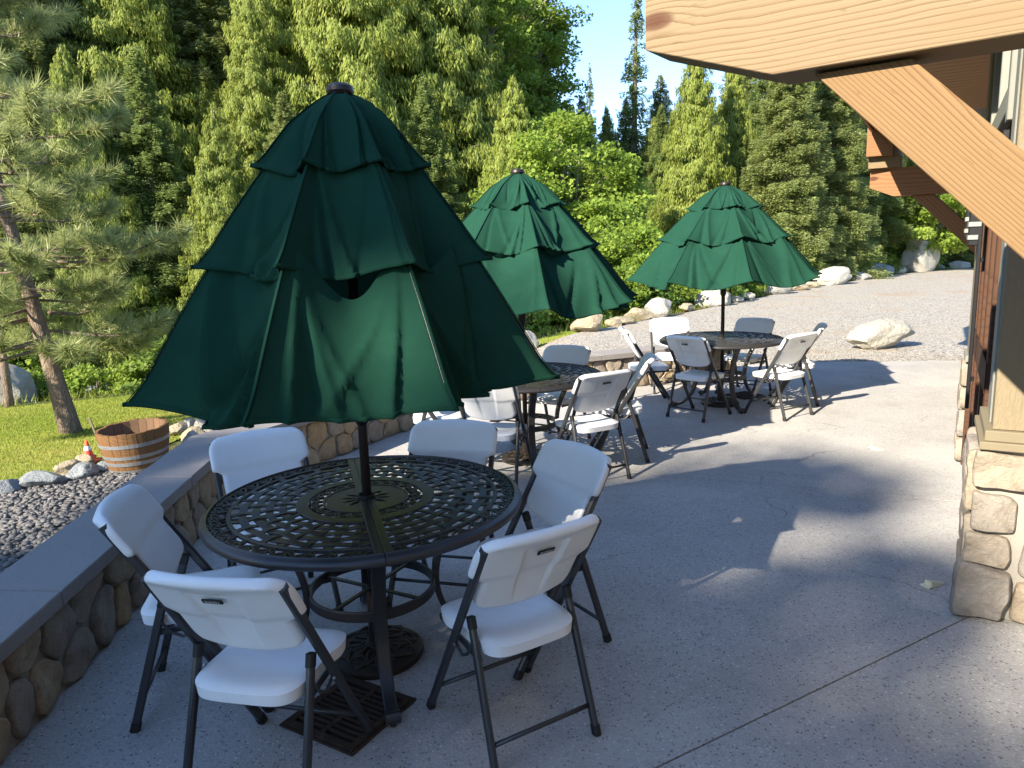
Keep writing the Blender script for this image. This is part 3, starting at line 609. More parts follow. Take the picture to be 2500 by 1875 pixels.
# ------------------------------------------------------------------ folding chair
def chair_proto():
    root = empty('folding_chair')
    bar = rrect(0.0115, 0.0165, 0.006)
    for s in (-1, 1):
        x = s * 0.2200
        ob('front_leg', smooth_by_angle(M(sweep([(x, 0.245, 0.012), (x, -0.245, 0.815)], bar, up=(0, 1, 0.3)), 'front_leg', 'grey_frame')), root)
        x2 = s * 0.1965
        rl = ob('rear_leg', smooth_by_angle(M(sweep([(x2 + s * .012, -0.235, 0.012), (x2, -0.085, 0.505)], rrect(0.011, 0.0155, 0.006), up=(0, 1, 0.3)), 'rear_leg', 'grey_frame')), root)
        ob('foot_cap', M(sweep([(x, 0.25, 0.0), (x, 0.232, 0.034)], rrect(0.0135, 0.0185, 0.006), up=(0, 1, .3)), 'foot_cap', 'black_rubber'), root)
        ob('foot_cap', M(sweep([(x2 + s * .012, -0.238, 0.0), (x2 + s * .012, -0.227, 0.036)], rrect(0.013, 0.0175, 0.006), up=(0, 1, .3)), 'foot_cap', 'black_rubber'), root)
        ob('leg_cap', M(sweep([(x2, -0.094, 0.475), (x2, -0.083, 0.515)], rrect(0.0125, 0.017, 0.005), up=(0, 1, .3)), 'leg_cap', 'black_rubber'), root)
        ob('seat_rail', M(sweep([(s * 0.176, 0.205, 0.386), (s * 0.190, -0.13, 0.372)], rrect(0.005, 0.012, 0.003), up=(0, 0, 1)), 'seat_rail', 'grey_frame'), root)
        k = [(s * 0.2085, -0.105, 0.425), (s * 0.2085, -0.07, 0.375), (s * 0.2085, -0.03, 0.352), (s * 0.2085, 0.01, 0.37), (s * 0.2085, 0.022, 0.385)]
        ob('link_bar', smooth_by_angle(M(sweep(k, circ(0.006, 8)), 'link_bar', 'grey_frame')), root)
        ob('rivet', M(sweep([(s * 0.231, -0.02, 0.395), (s * 0.236, -0.02, 0.395)], circ(0.006, 8)), 'rivet', 'steel'), root)
    ob('stretcher', M(sweep([(-0.195, -0.207, 0.105), (0.195, -0.207, 0.105)], circ(0.0085, 8)), 'stretcher', 'grey_frame', True), root)
    ob('stretcher', M(sweep([(-0.21, 0.165, 0.135), (0.21, 0.165, 0.135)], circ(0.0085, 8)), 'stretcher', 'grey_frame', True), root)
    # seat
    nu, nv = 25, 25; top = []; bot = []
    for j in range(nv):
        v = -1 + 2 * j / (nv - 1)
        for i in range(nu):
            u = -1 + 2 * i / (nu - 1)
            e = 5.0; rr = (abs(u) ** e + abs(v) ** e) ** (1 / e) if (u or v) else 0
            mx = max(abs(u), abs(v)); k = (mx / rr) if rr > 0 else 1
            uu, vv = u * k, v * k
            hw = 0.184 + (0.018 * float(sm(.1, .5, vv)))
            edge = max(abs(u), abs(v)); roll = 0.013 * max(0.0, (edge - 0.80) / 0.20) ** 2
            dish = 0.016 * (1 - uu * uu) * (1 - 0.6 * vv * vv) + 0.012 * max(0, vv - 0.5) ** 2 * 4 * 0.5
            x, y = uu * hw, vv * 0.207 + 0.012
            top.append((x, y, 0.447 - roll - dish)); bot.append((x * (0.975 if edge > .9 else 1), y * (0.985 if edge > .9 else 1), 0.392))
    V = np.array(top + bot); n = nu * nv; F = []
    for j in range(nv - 1):
        for i in range(nu - 1):
            a = j * nu + i; F.append((a, a + 1, a + nu + 1, a + nu)); F.append((n + a, n + a + nu, n + a + nu + 1, n + a + 1))
    rim = list(range(nu)) + [j * nu + nu - 1 for j in range(1, nv)] + [(nv - 1) * nu + i for i in range(nu - 2, -1, -1)] + [j * nu for j in range(nv - 2, 0, -1)]
    for a, c in zip(rim, rim[1:] + rim[:1]): F.append((a, n + a, n + c, c))
    ob('seat', smooth_by_angle(mesh('seat', V, F, 'plastic'), 55), root)
    # back: panel leaning with the frame, corners wrap the bars
    nu, nv = 65, 45; ln = np.array([0, -0.49, 0.803]); ln /= np.linalg.norm(ln); nr = np.array([0, ln[2], -ln[1]])      # nr points forwards
    A0 = np.array([0, -0.245, 0.815]); Lb = 0.355; front = []; back = []
    def hw(v):
        w0 = 0.196 + (0.2385 - 0.196) * float(sm(0.42, 0.50, v))
        if v < 0.16: w0 *= 1 - 0.30 * (1 - math.sqrt(max(0, 1 - ((0.16 - v) / 0.16) ** 2)))
        if v > 0.72: w0 *= 1 - 0.34 * (1 - math.sqrt(max(0, 1 - ((v - 0.72) / 0.28) ** 2.4)))
        return w0
    for j in range(nv):
        v = j / (nv - 1)
        for i in range(nu):
            u = -1 + 2 * i / (nu - 1); x = u * hw(v)
            lo = 0.028 * (1 - (x / 0.236) ** 2)
            bottom_bow = -0.020 * (1 - u * u) * (1 - v) ** 2; topbow = 0.016 * (1 - u * u) * v ** 3
            p = A0 + ln * ((v - 1) * Lb + 0.038 + bottom_bow + topbow) + np.array([x, 0, 0]) - nr * (lo - 0.012)
            edge = max(abs(u), abs(2 * v - 1)); t = 0.016 * math.sqrt(max(0.0, 1 - max(0, (edge - 0.86) / 0.14) ** 2)) + 0.002
            if v > 0.45: t += 0.0065 * float(sm(.45, .55, v))
            rec = 0.0
            hx = 0.052 + 0.034 * v; inx = float(sm(hx + 0.007, hx - 0.005, abs(x))) ; inv_ = float(sm(-0.05, 0.5, v)) * float(sm(0.87, 0.83, v))
            rec = 0.013 * inx * inv_
            roll = 0.012 * float(sm(0.80, 1.0, v)) ** 2
            front.append(p + nr * (t * 0.8) - nr * roll); back.append(p - nr * (t - rec) - nr * roll)
    V = np.array(front + back); n = nu * nv; F = []
    for j in range(nv - 1):
        for i in range(nu - 1):
            a = j * nu + i; F.append((a, a + nu, a + nu + 1, a + 1)); F.append((n + a, n + a + 1, n + a + nu + 1, n + a + nu))
    rim = list(range(nu)) + [j * nu + nu - 1 for j in range(1, nv)] + [(nv - 1) * nu + i for i in range(nu - 2, -1, -1)] + [j * nu for j in range(nv - 2, 0, -1)]
    for a, c in zip(rim, rim[1:] + rim[:1]): F.append((a, c, n + c, n + a))
    bk = ob('backrest', smooth_by_angle(mesh('backrest', V, F, 'plastic'), 60), root)
    # small black maker's plate with raised lettering
    pc = A0 + ln * (-0.3 * Lb + 0.065) - nr * 0.0385
    R = np.stack([np.array([-1, 0, 0]), ln, -nr], 1)       # plate frame: x reads left to right from behind
    def place(me, name, off): 
        o = ob(name, me, bk); o.matrix_local = Matrix([[*R[r], (pc - nr * off)[r]] for r in range(3)] + [[0, 0, 0, 1]]); return o
    place(M(box((0, 0, 0), (0.033, 0.0085, 0.0030), None, 0.0015), 'plate', 'black_paint'), 'plate', 0.0)
    cu = bpy.data.curves.new('lettering', 'FONT'); cu.body = 'LIFETIME'; cu.size = 0.0125; cu.align_x = 'CENTER'; cu.align_y = 'CENTER'; cu.extrude = 0.0004; cu.resolution_u = 1
    to = bpy.data.objects.new('tmp', cu); COL.objects.link(to); bpy.context.view_layer.update()
    tm = bpy.data.meshes.new_from_object(to.evaluated_get(bpy.context.evaluated_depsgraph_get())); bpy.data.objects.remove(to); tm.materials.clear(); tm.materials.append(MATS['logo_white'])
    place(tm, 'lettering', 0.0036)
    return root
# x, y, facing (degrees), label
CH = [(-0.825, 2.20, 77.5, 'white folding chair whose leg stands on the rusty drain grate'),
      (-0.04, 2.445, 121, 'white folding chair with a strip of shadow across its seat at the first table'),
      (0.075, 3.03, 212, 'white folding chair standing turned askew on the open patio side of the first table'),
      (-1.27, 2.715, 13, 'white folding chair squeezed between the first table and the low stone wall'),
      (-1.20, 3.44, 300.5, 'white folding chair by the bend of the stone wall facing the first table'),
      (-0.37, 3.50, 255.5, 'white folding chair between the first and second tables, facing the first'),
      (0.567, 5.386, 117, 'white folding chair with its moulded back to the open patio at the second table'),
      (0.875, 5.915, 171, 'white folding chair seen side on at the second table, pointing at the wall'),
      (0.39, 6.42, 236.6, 'white folding chair on the third-table side of the second table, before the wall cap'),
      (-0.13, 5.233, 73, 'white folding chair at the second table half hidden under the first umbrella'),
      (-0.62, 5.82, 5, 'white folding chair with sunlit legs between the second table and the wall'),
      (1.89, 7.26, 43, 'white folding chair with its back square to the patio at the third table'),
      (2.69, 7.20, 122, 'white folding chair throwing a long leg shadow at the third table'),
      (3.07, 7.785, 159, 'white folding chair on the lodge side of the third table'),
      (2.71, 8.35, 224, 'white folding chair on the gravel drive side of the third table'),
      (1.92, 8.65, 264.4, 'sunlit white folding chair between the third table and the end of the wall'),
      (1.50, 7.95, 0, 'white folding chair on the second-table side of the third table, its side to the patio')]
proto = chair_proto(); first = True
for x, y, a, lab in CH:
    o = proto if first else copy_tree(proto); first = False
    o.location = (x, y, 0); o.rotation_euler = (0, 0, math.radians(a - 90)); tag(o, lab, 'chair', 'white folding chairs around the patio tables')

# ------------------------------------------------------------------ cast round table
TR = 0.651
def table_proto():
    root = empty('patio_table'); zt = 0.722
    # bull-nosed rim in two halves
    sect = np.array([(0.0, 0.006), (-0.006, 0.0), (-0.018, -0.003), (-0.027, -0.012), (-0.030, -0.022), (-0.026, -0.032), (-0.016, -0.036), (0.004, -0.034), (0.010, -0.02)]) 
    for h in (0, 1):
        pr = np.stack([TR - 0.026 - sect[:, 0], zt - 0.002 + sect[:, 1]], -1); pr = np.concatenate([pr, pr[:1]])
        a0 = PI / 2 + h * PI + 0.002; V, F = lathe(pr, 60, a0, a0 + PI - 0.004); ob('rim', smooth_by_angle(mesh('rim', V, F, 'bronze_cast'), 60), root)
    def ring(r0, r1, z0, z1, name, k=96, ch=0.002):
        pr = [(r0, z0), (r0, z1 - ch), (r0 + ch, z1), (r1 - ch, z1), (r1, z1 - ch), (r1, z0), (r0, z0)]; V, F = lathe(pr, k); return ob(name, smooth_by_angle(mesh(name, V, F, 'bronze_cast'), 40), root)
    zb, z1 = zt - 0.014, zt - 0.002
    ring(0.535, 0.552, zb, zt, 'ring_band'); ring(0.236, 0.285, zb, zt - 0.001, 'ring_band'); ring(0.166, 0.178, zb, zt, 'ring_band')
    # basket weave: arcs and spokes over and under
    NS = 36; radii = [0.335, 0.387, 0.439, 0.491]; bw = 0.0155
    for ri, r in enumerate(radii):
        k = NS * 4; P = []
        for j in range(k):
            a = 2 * PI * j / k; over = math.cos(NS / 2 * a + (PI if ri % 2 else 0)) ; P.append((r * math.cos(a), r * math.sin(a), zt - 0.007 + 0.0032 * over))
        V, F = sweep(P, rrect(bw, 0.0030, 0.001), closed=True); ob('weave_arc', mesh('weave_arc', V, F, 'bronze_cast'), root)
    spokes = []
    for par in (0, 1):
        P = []
        for t in np.linspace(0, 1, 17):
            r = 0.282 + t * (0.538 - 0.282); ph = (r - radii[0]) / (radii[1] - radii[0]); over = -math.cos(PI * ph + (PI if par else 0)) ; P.append((r, 0, zt - 0.007 + 0.0032 * over))
        V, F = sweep(P, rrect(0.0122, 0.0030, 0.001), scale=None); wid = np.array([0.78 + 0.5 * (math.hypot(v[0], 0) - 0.282) / 0.256 for v in V]); V[:, 1] *= wid; spokes.append(mesh('weave_spoke', V, F, 'bronze_cast'))
    for j in range(NS): ob('weave_spoke', spokes[j % 2], root, None, (0, 0, 2 * PI * j / NS))
    # scrolled leaf bands
    def leafring(cx, cy, a, L, w, th, z, out):
        k = 10; o_, i_ = [], []
        for j in range(k):
            t = 2 * PI * j / k; x, y = L * math.cos(t), w * math.sin(t) * (1 - 0.35 * math.cos(t)); xi, yi = (L - th) * math.cos(t) * .95, (w - th * .8) * math.sin(t) * (1 - 0.35 * math.cos(t))
            R2 = lambda p, q: (cx + p * math.cos(a) - q * math.sin(a), cy + p * math.sin(a) + q * math.cos(a)); o_.append(R2(x, y)); i_.append(R2(xi, yi))
        V = [(p[0], p[1], z) for p in o_] + [(p[0], p[1], z) for p in i_] + [(p[0], p[1], z - 0.008) for p in o_] + [(p[0], p[1], z - 0.008) for p in i_]; F = []
        for j in range(k):
            n = (j + 1) % k; F += [(j, n, k + n, k + j), (2 * k + j, 2 * k + n, n, j), (k + j, k + n, 3 * k + n, 3 * k + j)]
        out.append((np.array(V), F))
    out = []
    NL = 46
    for j in range(NL):
        a = 2 * PI * j / NL
        for dr, da, ta, L, w in ((0.590, 0.0, 0.62, 0.034, 0.014), (0.600, 0.062, -0.75, 0.030, 0.012), (0.572, 0.055, 1.9, 0.022, 0.010), (0.612, 0.028, 0.1, 0.022, 0.009)):
            leafring(dr * math.cos(a + da), dr * math.sin(a + da), a + da + PI / 2 + ta, L, w, 0.008, zt - 0.002 - 0.0004 * ((j * 4 + int(dr * 100)) % 5), out)
    ob('scroll_band', M(out, 'scroll_band', 'bronze_cast'), root); out = []
    for j in range(24):
        a = 2 * PI * j / 24
        for dr, da, ta, L, w in ((0.207, 0.0, 0.6, 0.030, 0.012), (0.212, 0.13, -0.7, 0.026, 0.010), (0.192, 0.10, 1.8, 0.018, 0.008)):
            leafring(dr * math.cos(a + da), dr * math.sin(a + da), a + da + PI / 2 + ta, L, w, 0.007, zt - 0.002 - 0.0004 * ((j * 3 + int(dr * 100)) % 5), out)
    ob('scroll_band', M(out, 'scroll_band', 'bronze_cast'), root)
    # centre plate with a burst of slots: petals with gaps between them
    ringp = []; NP = 12
    for j in range(NP):
        a = 2 * PI * j / NP; V = []
        prof = [(0.034, .50), (0.046, .40), (0.060, .30), (0.078, .42), (0.096, .78), (0.108, 1.0), (0.168, 1.0)]; hwA = PI / NP
        for z in (zt - 0.003, zt - 0.013):
            for r, k in prof: V += [(r * math.cos(a + hwA * k), r * math.sin(a + hwA * k), z), (r * math.cos(a - hwA * k), r * math.sin(a - hwA * k), z)]
        n = len(prof) * 2; F = []
        for i in range(len(prof) - 1):
            q = i * 2; F += [(q, q + 1, q + 3, q + 2), (n + q, n + q + 2, n + q + 3, n + q + 1), (q, q + 2, n + q + 2, n + q), (q + 1, n + q + 1, n + q + 3, q + 3)]
        ringp.append((np.array(V), F))
    ob('centre_plate', M(ringp, 'centre_plate', 'bronze_cast'), root)
    pr = [(0.024, zt - 0.02), (0.024, zt + 0.012), (0.030, zt + 0.016), (0.036, zt + 0.010), (0.037, zt - 0.014), (0.024, zt - 0.02)]; V, F = lathe(pr, 24); ob('hole_collar', smooth_by_angle(mesh('hole_collar', V, F, 'black_rubber')), root)
    # seam bars where the two halves meet
    for s in (-1, 1):
        for (r0, r1) in ((0.04, 0.62), (-0.62, -0.04)):
            ob('seam_bar', M(box((s * 0.0165, (r0 + r1) / 2, zt - 0.0055), (0.0150, abs(r1 - r0) / 2, 0.0068), None, 0.002), 'seam_bar', 'bronze_cast'), root)
    # legs, ring stretcher and cross bars
    ctrl = np.array([(0.43, 0.685), (0.385, 0.63), (0.325, 0.53), (0.285, 0.42), (0.270, 0.32), (0.285, 0.22), (0.335, 0.12), (0.42, 0.045), (0.495, 0.030), (0.535, 0.040)])
    t = np.linspace(0, 1, len(ctrl)); tt = np.linspace(0, 1, 28); R_ = np.interp(tt, t, ctrl[:, 0]); Z_ = np.interp(tt, t, ctrl[:, 1])
    for _ in range(3): R_[1:-1] = (R_[:-2] + R_[1:-1] * 2 + R_[2:]) / 4; Z_[1:-1] = (Z_[:-2] + Z_[1:-1] * 2 + Z_[2:]) / 4
    path = [(r, 0, z) for r, z in zip(R_, Z_)]; sc = np.interp(tt, [0, .5, .85, 1], [1.1, 1.0, .9, .8])
    V, F = sweep(path, rrect(0.027, 0.013, 0.006), up=(1, 0, 0.2), scale=sc); lm = smooth_by_angle(mesh('leg', V, F, 'bronze_cast'), 40)
    fm = M([sweep([(0.505, -0.03, 0.036), (0.505, 0.03, 0.036)], circ(0.026, 12)), lathe([(0.0, 0.0), (0.014, 0.0), (0.014, 0.018), (0.0, 0.018)], 10)], 'leg_foot', 'bronze_cast', False)
    V2, F2 = sweep([(0.515, -0.028, 0.034), (0.515, 0.028, 0.034)], circ(0.024, 12)); fm = M([(V2, F2), sweep([(0.515, 0, 0.0), (0.515, 0, 0.02)], circ(0.013, 10))], 'leg_foot', 'bronze_cast')
    for j in range(4):
        a = j * PI / 2; lo = ob('leg', lm, root, None, (0, 0, a)); fo = ob('leg_foot', fm, lo)
    P = [(0.262 * math.cos(2 * PI * j / 64), 0.262 * math.sin(2 * PI * j / 64), 0.315) for j in range(64)]
    V, F = sweep(P, rrect(0.008, 0.022, 0.004), closed=True); ob('ring_stretcher', smooth_by_angle(mesh('ring_stretcher', V, F, 'bronze_cast'), 40), root)
    for a in (PI / 4, -PI / 4): ob('cross_bar', M(sweep([(-0.255 * math.cos(a), -0.255 * math.sin(a), 0.315 + 0.006 * (a > 0)), (0.255 * math.cos(a), 0.255 * math.sin(a), 0.315 + 0.006 * (a > 0))], rrect(0.010, 0.005, 0.002)), 'cross_bar', 'bronze_cast'), root)
    for a in (0, PI / 2): ob('under_frame', M(sweep([(-0.60 * math.cos(a), -0.60 * math.sin(a), 0.692 + .008 * (a > 0)), (0.60 * math.cos(a), 0.60 * math.sin(a), 0.692 + .008 * (a > 0))], rrect(0.012, 0.006, 0.002)), 'under_frame', 'bronze_cast'), root)
    return root
TB = [(-0.630, 2.934, 16.5, 'round dark cast metal table beside the rusty drain grate and low wall'),
      (0.094, 5.890, 10, 'round dark cast metal table half covered by the drooping hem of the first umbrella'),
      (2.261, 7.772, 8, 'round dark cast metal table speckled with sunlight in front of the gravel drive')]
tp = table_proto()
for i, (x, y, a, lab) in enumerate(TB):
    o = tp if i == 0 else copy_tree(tp); o.location = (x, y, 0); o.rotation_euler = (0, 0, math.radians(a)); tag(o, lab, 'table', 'round patio tables')

# ------------------------------------------------------------------ umbrella bases
def base_proto():
    root = empty('umbrella_base')
    pr = [(0.0, 0.0), (0.196, 0.0), (0.203, 0.012), (0.200, 0.030), (0.185, 0.038), (0.12, 0.050), (0.06, 0.058), (0.034, 0.060), (0.0, 0.060)]
    V, F = lathe(pr, 48); ob('disc', smooth_by_angle(mesh('disc', V, F, 'base_iron'), 50), root)
    parts = []
    for j in range(8):
        a = 2 * PI * j / 8
        for r0, cr, s in ((0.105, 0.062, 1), (0.145, 0.035, -1)):
            P = []
            for k in range(24):
                t = 2 * PI * k / 24; x = r0 * math.cos(a) + cr * math.cos(t); y = r0 * math.sin(a) + cr * math.sin(t); r = math.hypot(x, y)
                P.append((x, y, float(np.interp(r, [0.03, 0.06, 0.12, 0.185, 0.2], [0.060, 0.058, 0.050, 0.038, 0.03])) + 0.002 + 0.0035 * math.sin(3 * t + j)))
            parts.append(sweep(P, rrect(0.007, 0.004, 0.002), closed=True))
    ob('strapwork', smooth_by_angle(M(parts, 'strapwork', 'base_iron'), 50), root)
    pr = [(0.020, 0.055), (0.046, 0.058), (0.046, 0.068), (0.032, 0.074), (0.030, 0.16), (0.028, 0.30), (0.0245, 0.305)]; V, F = lathe(pr, 24); ob('socket_tube', smooth_by_angle(mesh('socket_tube', V, F, 'bronze_pole')), root)
    ob('knob', smooth_by_angle(M([sweep([(0.028, 0, 0.24), (0.06, 0, 0.24)], circ(0.008, 8)), sweep([(0.055, 0, 0.24), (0.075, 0, 0.24)], circ(0.017, 8))], 'knob', 'black_rubber')), root)
    return root
UB = ['round strapwork umbrella base beside the rusty drain grate under the first table', 'sunlit round strapwork umbrella base under the second table', 'round strapwork umbrella base under the third table']
bp = base_proto()
for i, lab in enumerate(UB):
    o = bp if i == 0 else copy_tree(bp); o.location = (TB[i][0], TB[i][1], 0.0); o.rotation_euler = (0, 0, 0.4 + i); tag(o, lab, 'umbrella base', 'umbrella bases under the tables')

# ------------------------------------------------------------------ three-tier umbrellas
def umbrella(x, y, zt, alpha, a0, seed, sag, label, tilt=(0, 0), gap=0.1, wr=0.03, skew=0.0):
    root = empty('tiered_umbrella', (x, y, 0.0)); root.rotation_euler = (tilt[0], tilt[1], 0); tag(root, label, 'umbrella', 'green tiered patio umbrellas'); rr = np.random.default_rng(seed)
    RL_ = 1.335; sa, ca = math.sin(alpha), math.cos(alpha); hub = zt - 0.02
    def rib(f, lift=0.0):
        d = f * RL_; bow = 0.035 * math.sin(PI * min(1, f)); lift = lift * min(1.0, f / 0.14) ** .7; return 0.045 + d * sa + (bow + lift) * ca, hub - d * ca + (bow + lift) * sa
    NR = 8; tiers = [('top_tier', 0.0, 0.295, 0.050), ('middle_tier', 0.225, 0.61, 0.026), ('bottom_tier', 0.525, 1.0, 0.0)]
    nu, nv = 46, 18
    for ti, (nm, f0, f1, lift) in enumerate(tiers):
        V = np.zeros((NR * nu, nv + 1, 3))
        for k in range(NR):
            A, B = a0 + k * 2 * PI / NR, a0 + (k + 1) * 2 * PI / NR
            s_k = sag * rr.uniform(0.7, 1.35); ph = rr.uniform(0, 6.3, 6); asym = rr.uniform(-0.55, 0.55); topd = gap * rr.uniform(0.55, 1.3) * (0.3 if math.sin((A + B) / 2) > 0.1 else 1.0); hemd = rr.uniform(.03, .075); folds = []
            for q in range(rr.integers(5, 8)):
                sd_ = rr.choice([0, 1]); ua = rr.uniform(0.0, .10) if sd_ == 0 else 1 - rr.uniform(0.0, .10); folds.append((ua, ua + (rr.uniform(.05, .62) if sd_ == 0 else -rr.uniform(.05, .62)), wr * rr.uniform(.5, 1.3) * rr.choice([-1, 1]), rr.uniform(.018, .05), rr.uniform(-.2, .25)))
            for i in range(nu):
                u = i / nu; bell = math.sin(PI * u); us = u + asym * u * (1 - u) * 1.2; bell2 = math.sin(PI * us)
                for j in range(nv + 1):
                    v = j / nv; f = f0 + (f1 - f0) * v; r, z = rib(f, lift)
                    if v > 0.9: r += 0.012 * (v - 0.9) / 0.1 * bell
                    p = np.array([r * math.cos(A), r * math.sin(A), z]) * (1 - u) + np.array([r * math.cos(B), r * math.sin(B), z]) * u
                    rad = np.array([p[0], p[1], 0]) / max(1e-6, math.hypot(p[0], p[1]))
                    inw = s_k * (0.45 + 0.55 * v) * bell2 ** 0.62 * (r / 0.85)
                    drop = (hemd * v ** 2 + (topd * (1 - v) ** 1.7 * (0.25 if ti == 1 else 1.0) if ti > 0 else 0.0)) * bell2 ** 1.2 * (0.4 + r)
                    cr = 0.012 * mnoise.noise(Vector((u * 3.0 + k * 7 + ti * 3, v * 1.6 + seed, ph[2]))) * bell ** .5
                    for (ua, ub, am, wd, v0) in folds:      # straight folds fanning from the rib tops
                        du = u - (ua + (ub - ua) * v); cr += am * math.exp(-abs(du) / wd) * min(1.0, max(0.0, (v - v0) * 3 + .15)) * (0.5 + 0.5 * v)
                    p = p - rad * inw + rad * cr * (0.3 + r * .8) * min(1, bell * 6); p[2] -= drop; p[0] += skew * f
                    if v > .8: p = p + rad * 0.022 * ((v - .8) / .2) ** 2 * (1 - bell) * (0.4 + r)
                    V[k * nu + i, j] = p
        n = NR * nu; VV = V.reshape(-1, 3); F = []
        for i in range(n):
            i2 = (i + 1) % n
            for j in range(nv): F.append((i * (nv + 1) + j, i * (nv + 1) + j + 1, i2 * (nv + 1) + j + 1, i2 * (nv + 1) + j))
        me = mesh(nm, VV, F, 'canvas', True); o = ob(nm, me, root); 
        for k in range(NR):      # seam over each rib
            sp = [V[k * nu, j] * np.array([1.004, 1.004, 1]) + np.array([0, 0, .001]) for j in range(nv + 1)]; sv, sf = sweep(sp, rrect(0.005, 0.0010, 0.0004)); ob('seam', mesh('seam', sv, sf, 'canvas', True), o)
        # sewn hem
        P = [V[i, nv] + np.array([0, 0, 0.006]) for i in range(n)]; hv, hf = sweep(P, rrect(0.0035, 0.008, 0.002), closed=True); ob('hem', mesh('hem', hv, hf, 'canvas', True), o)
    pr = [(0.0, zt + 0.022), (0.035, zt + 0.020), (0.050, zt + 0.010), (0.053, zt - 0.008), (0.046, zt - 0.02), (0.0, zt - 0.02)]; V, F = lathe(pr, 20); ob('finial_cap', smooth_by_angle(mesh('finial_cap', V, F, 'bronze_pole')), root)
    ob('pole', M(sweep([(0, 0, 0.10), (0, 0, zt - 0.02)], circ(0.0195, 16)), 'pole', 'bronze_pole', True), root)
    zc = hub - 1.335 * ca - 0.02
    pr = [(0.0195, zc), (0.030, zc - 0.015), (0.036, zc - 0.03), (0.036, zc - 0.06), (0.030, zc - 0.16), (0.0195, zc - 0.18)]; V, F = lathe(pr, 16); ch = ob('crank_housing', smooth_by_angle(mesh('crank_housing', V, F, 'black_paint')), root)
    ob('crank_handle', M([sweep([(0.03, 0, zc - 0.05), (0.075, 0, zc - 0.05), (0.075, 0, zc - 0.12)], circ(0.005, 8)), sweep([(0.075, 0, zc - 0.105), (0.075, 0, zc - 0.15)], circ(0.009, 8))], 'crank_handle', 'black_paint'), ch)
    zr = hub - 0.80 * ca
    pr = [(0.0195, zr - .03), (0.036, zr - 0.03), (0.036, zr + 0.02), (0.0195, zr + 0.02)]; V, F = lathe(pr, 16); ob('runner', mesh('runner', V, F, 'black_paint'), root)
    for k in range(NR):
        A = a0 + k * 2 * PI / NR; pts = []
        for f in np.linspace(0.0, 0.985, 8): r, z = rib(f, -0.012); pts.append((r * math.cos(A) + skew * f, r * math.sin(A), z))
        rb = ob('rib', M(sweep(pts, rrect(0.004, 0.007, 0.001)), 'rib', 'black_paint'), root)
        r, z = rib(0.52, -0.018); ob('strut', M(sweep([(0.034 * math.cos(A), 0.034 * math.sin(A), zr), (r * math.cos(A) + skew * .52, r * math.sin(A), z)], rrect(0.004, 0.006, 0.001)), 'strut', 'black_paint'), rb)
    return root
um1 = umbrella(-0.630, 2.934, 2.345, math.radians(35.2), math.radians(34), 5, 0.175, 'half-lowered dark green tiered umbrella by the drain grate, its tiers gaping open', (0, 0.006), 0.19, 0.058, -0.02)
um2 = umbrella(0.100, 5.890, 2.325, math.radians(42.6), math.radians(10), 9, 0.115, 'green tiered umbrella over the second table, a dark shadow across one panel', (0, -0.0), 0.20, 0.046)
um3 = umbrella(2.275, 7.772, 2.325, math.radians(45.5), math.radians(43), 14, 0.085, 'widely opened green tiered umbrella over the table beside the gravel drive', (0, 0), 0.09, 0.042)

# ------------------------------------------------------------------ drain grates
def grate(corners, label, rows=11):
    C = np.array(corners, float); c = C.mean(0); ex = C[1] - C[0]; ey = C[3] - C[0]; lx, ly = np.linalg.norm(ex), np.linalg.norm(ey); a = math.atan2(ex[1], ex[0])
    root = empty('drain_grate', (c[0], c[1], 0), a); tag(root, label, 'drain grate', 'drain grates set in the patio')
    def bx(name, x0, x1, y0, y1, z0, z1, mat, par=root, bev=0.002): return ob(name, M(box(((x0 + x1) / 2, (y0 + y1) / 2, (z0 + z1) / 2), ((x1 - x0) / 2, (y1 - y0) / 2, (z1 - z0) / 2), None, bev), name, mat), par)
    hx, hy = lx / 2, ly / 2; bx('sump_shade_sheet', -hx + .01, hx - .01, -hy + .01, hy - .01, 0.0008, 0.0022, 'black_gap', bev=0)  # thin black sheet on the slab, painted-in shade of the hollow below the bars
    b0 = 0.030
    for args in ((-hx, hx, -hy, -hy + b0), (-hx, hx, hy - b0, hy), (-hx, -hx + b0, -hy + b0, hy - b0), (hx - b0, hx, -hy + b0, hy - b0), (-0.011, 0.011, -hy + b0, hy - b0)): bx('frame_bar', *args, 0.001, 0.016, 'rust')
    st = (2 * hy - 2 * b0) / rows; me = None
    for half in (-1, 1):
        x0, x1 = (-hx + b0, -0.011) if half < 0 else (0.011, hx - b0)
        for i in range(1, rows):
            yc = -hy + b0 + i * st
            if me is None: me = M(box((0, 0, 0), ((x1 - x0) / 2, st * 0.26, 0.0068), None, 0.002), 'grate_bar', 'rust')
            ob('grate_bar', me, root, ((x0 + x1) / 2, yc, 0.0085))
    rim = []
    for args in ((-hx - .012, hx + .012, -hy - .012, -hy - .001), (-hx - .012, hx + .012, hy + .001, hy + .012), (-hx - .012, -hx - .001, -hy - .001, hy + .001), (hx + .001, hx + .012, -hy - .001, hy + .001)): bx('rim', *args, 0.0009, 0.009, 'rust')
grate([(-0.729, 2.761), (-0.436, 2.588), (-0.602, 2.287), (-0.894, 2.457)], 'rusty square drain grate with slots under the leg of the first table')
grate([(2.45, 8.22), (2.72, 8.36), (2.86, 8.09), (2.59, 7.95)], 'dark drain grate in the shadow under the third table')
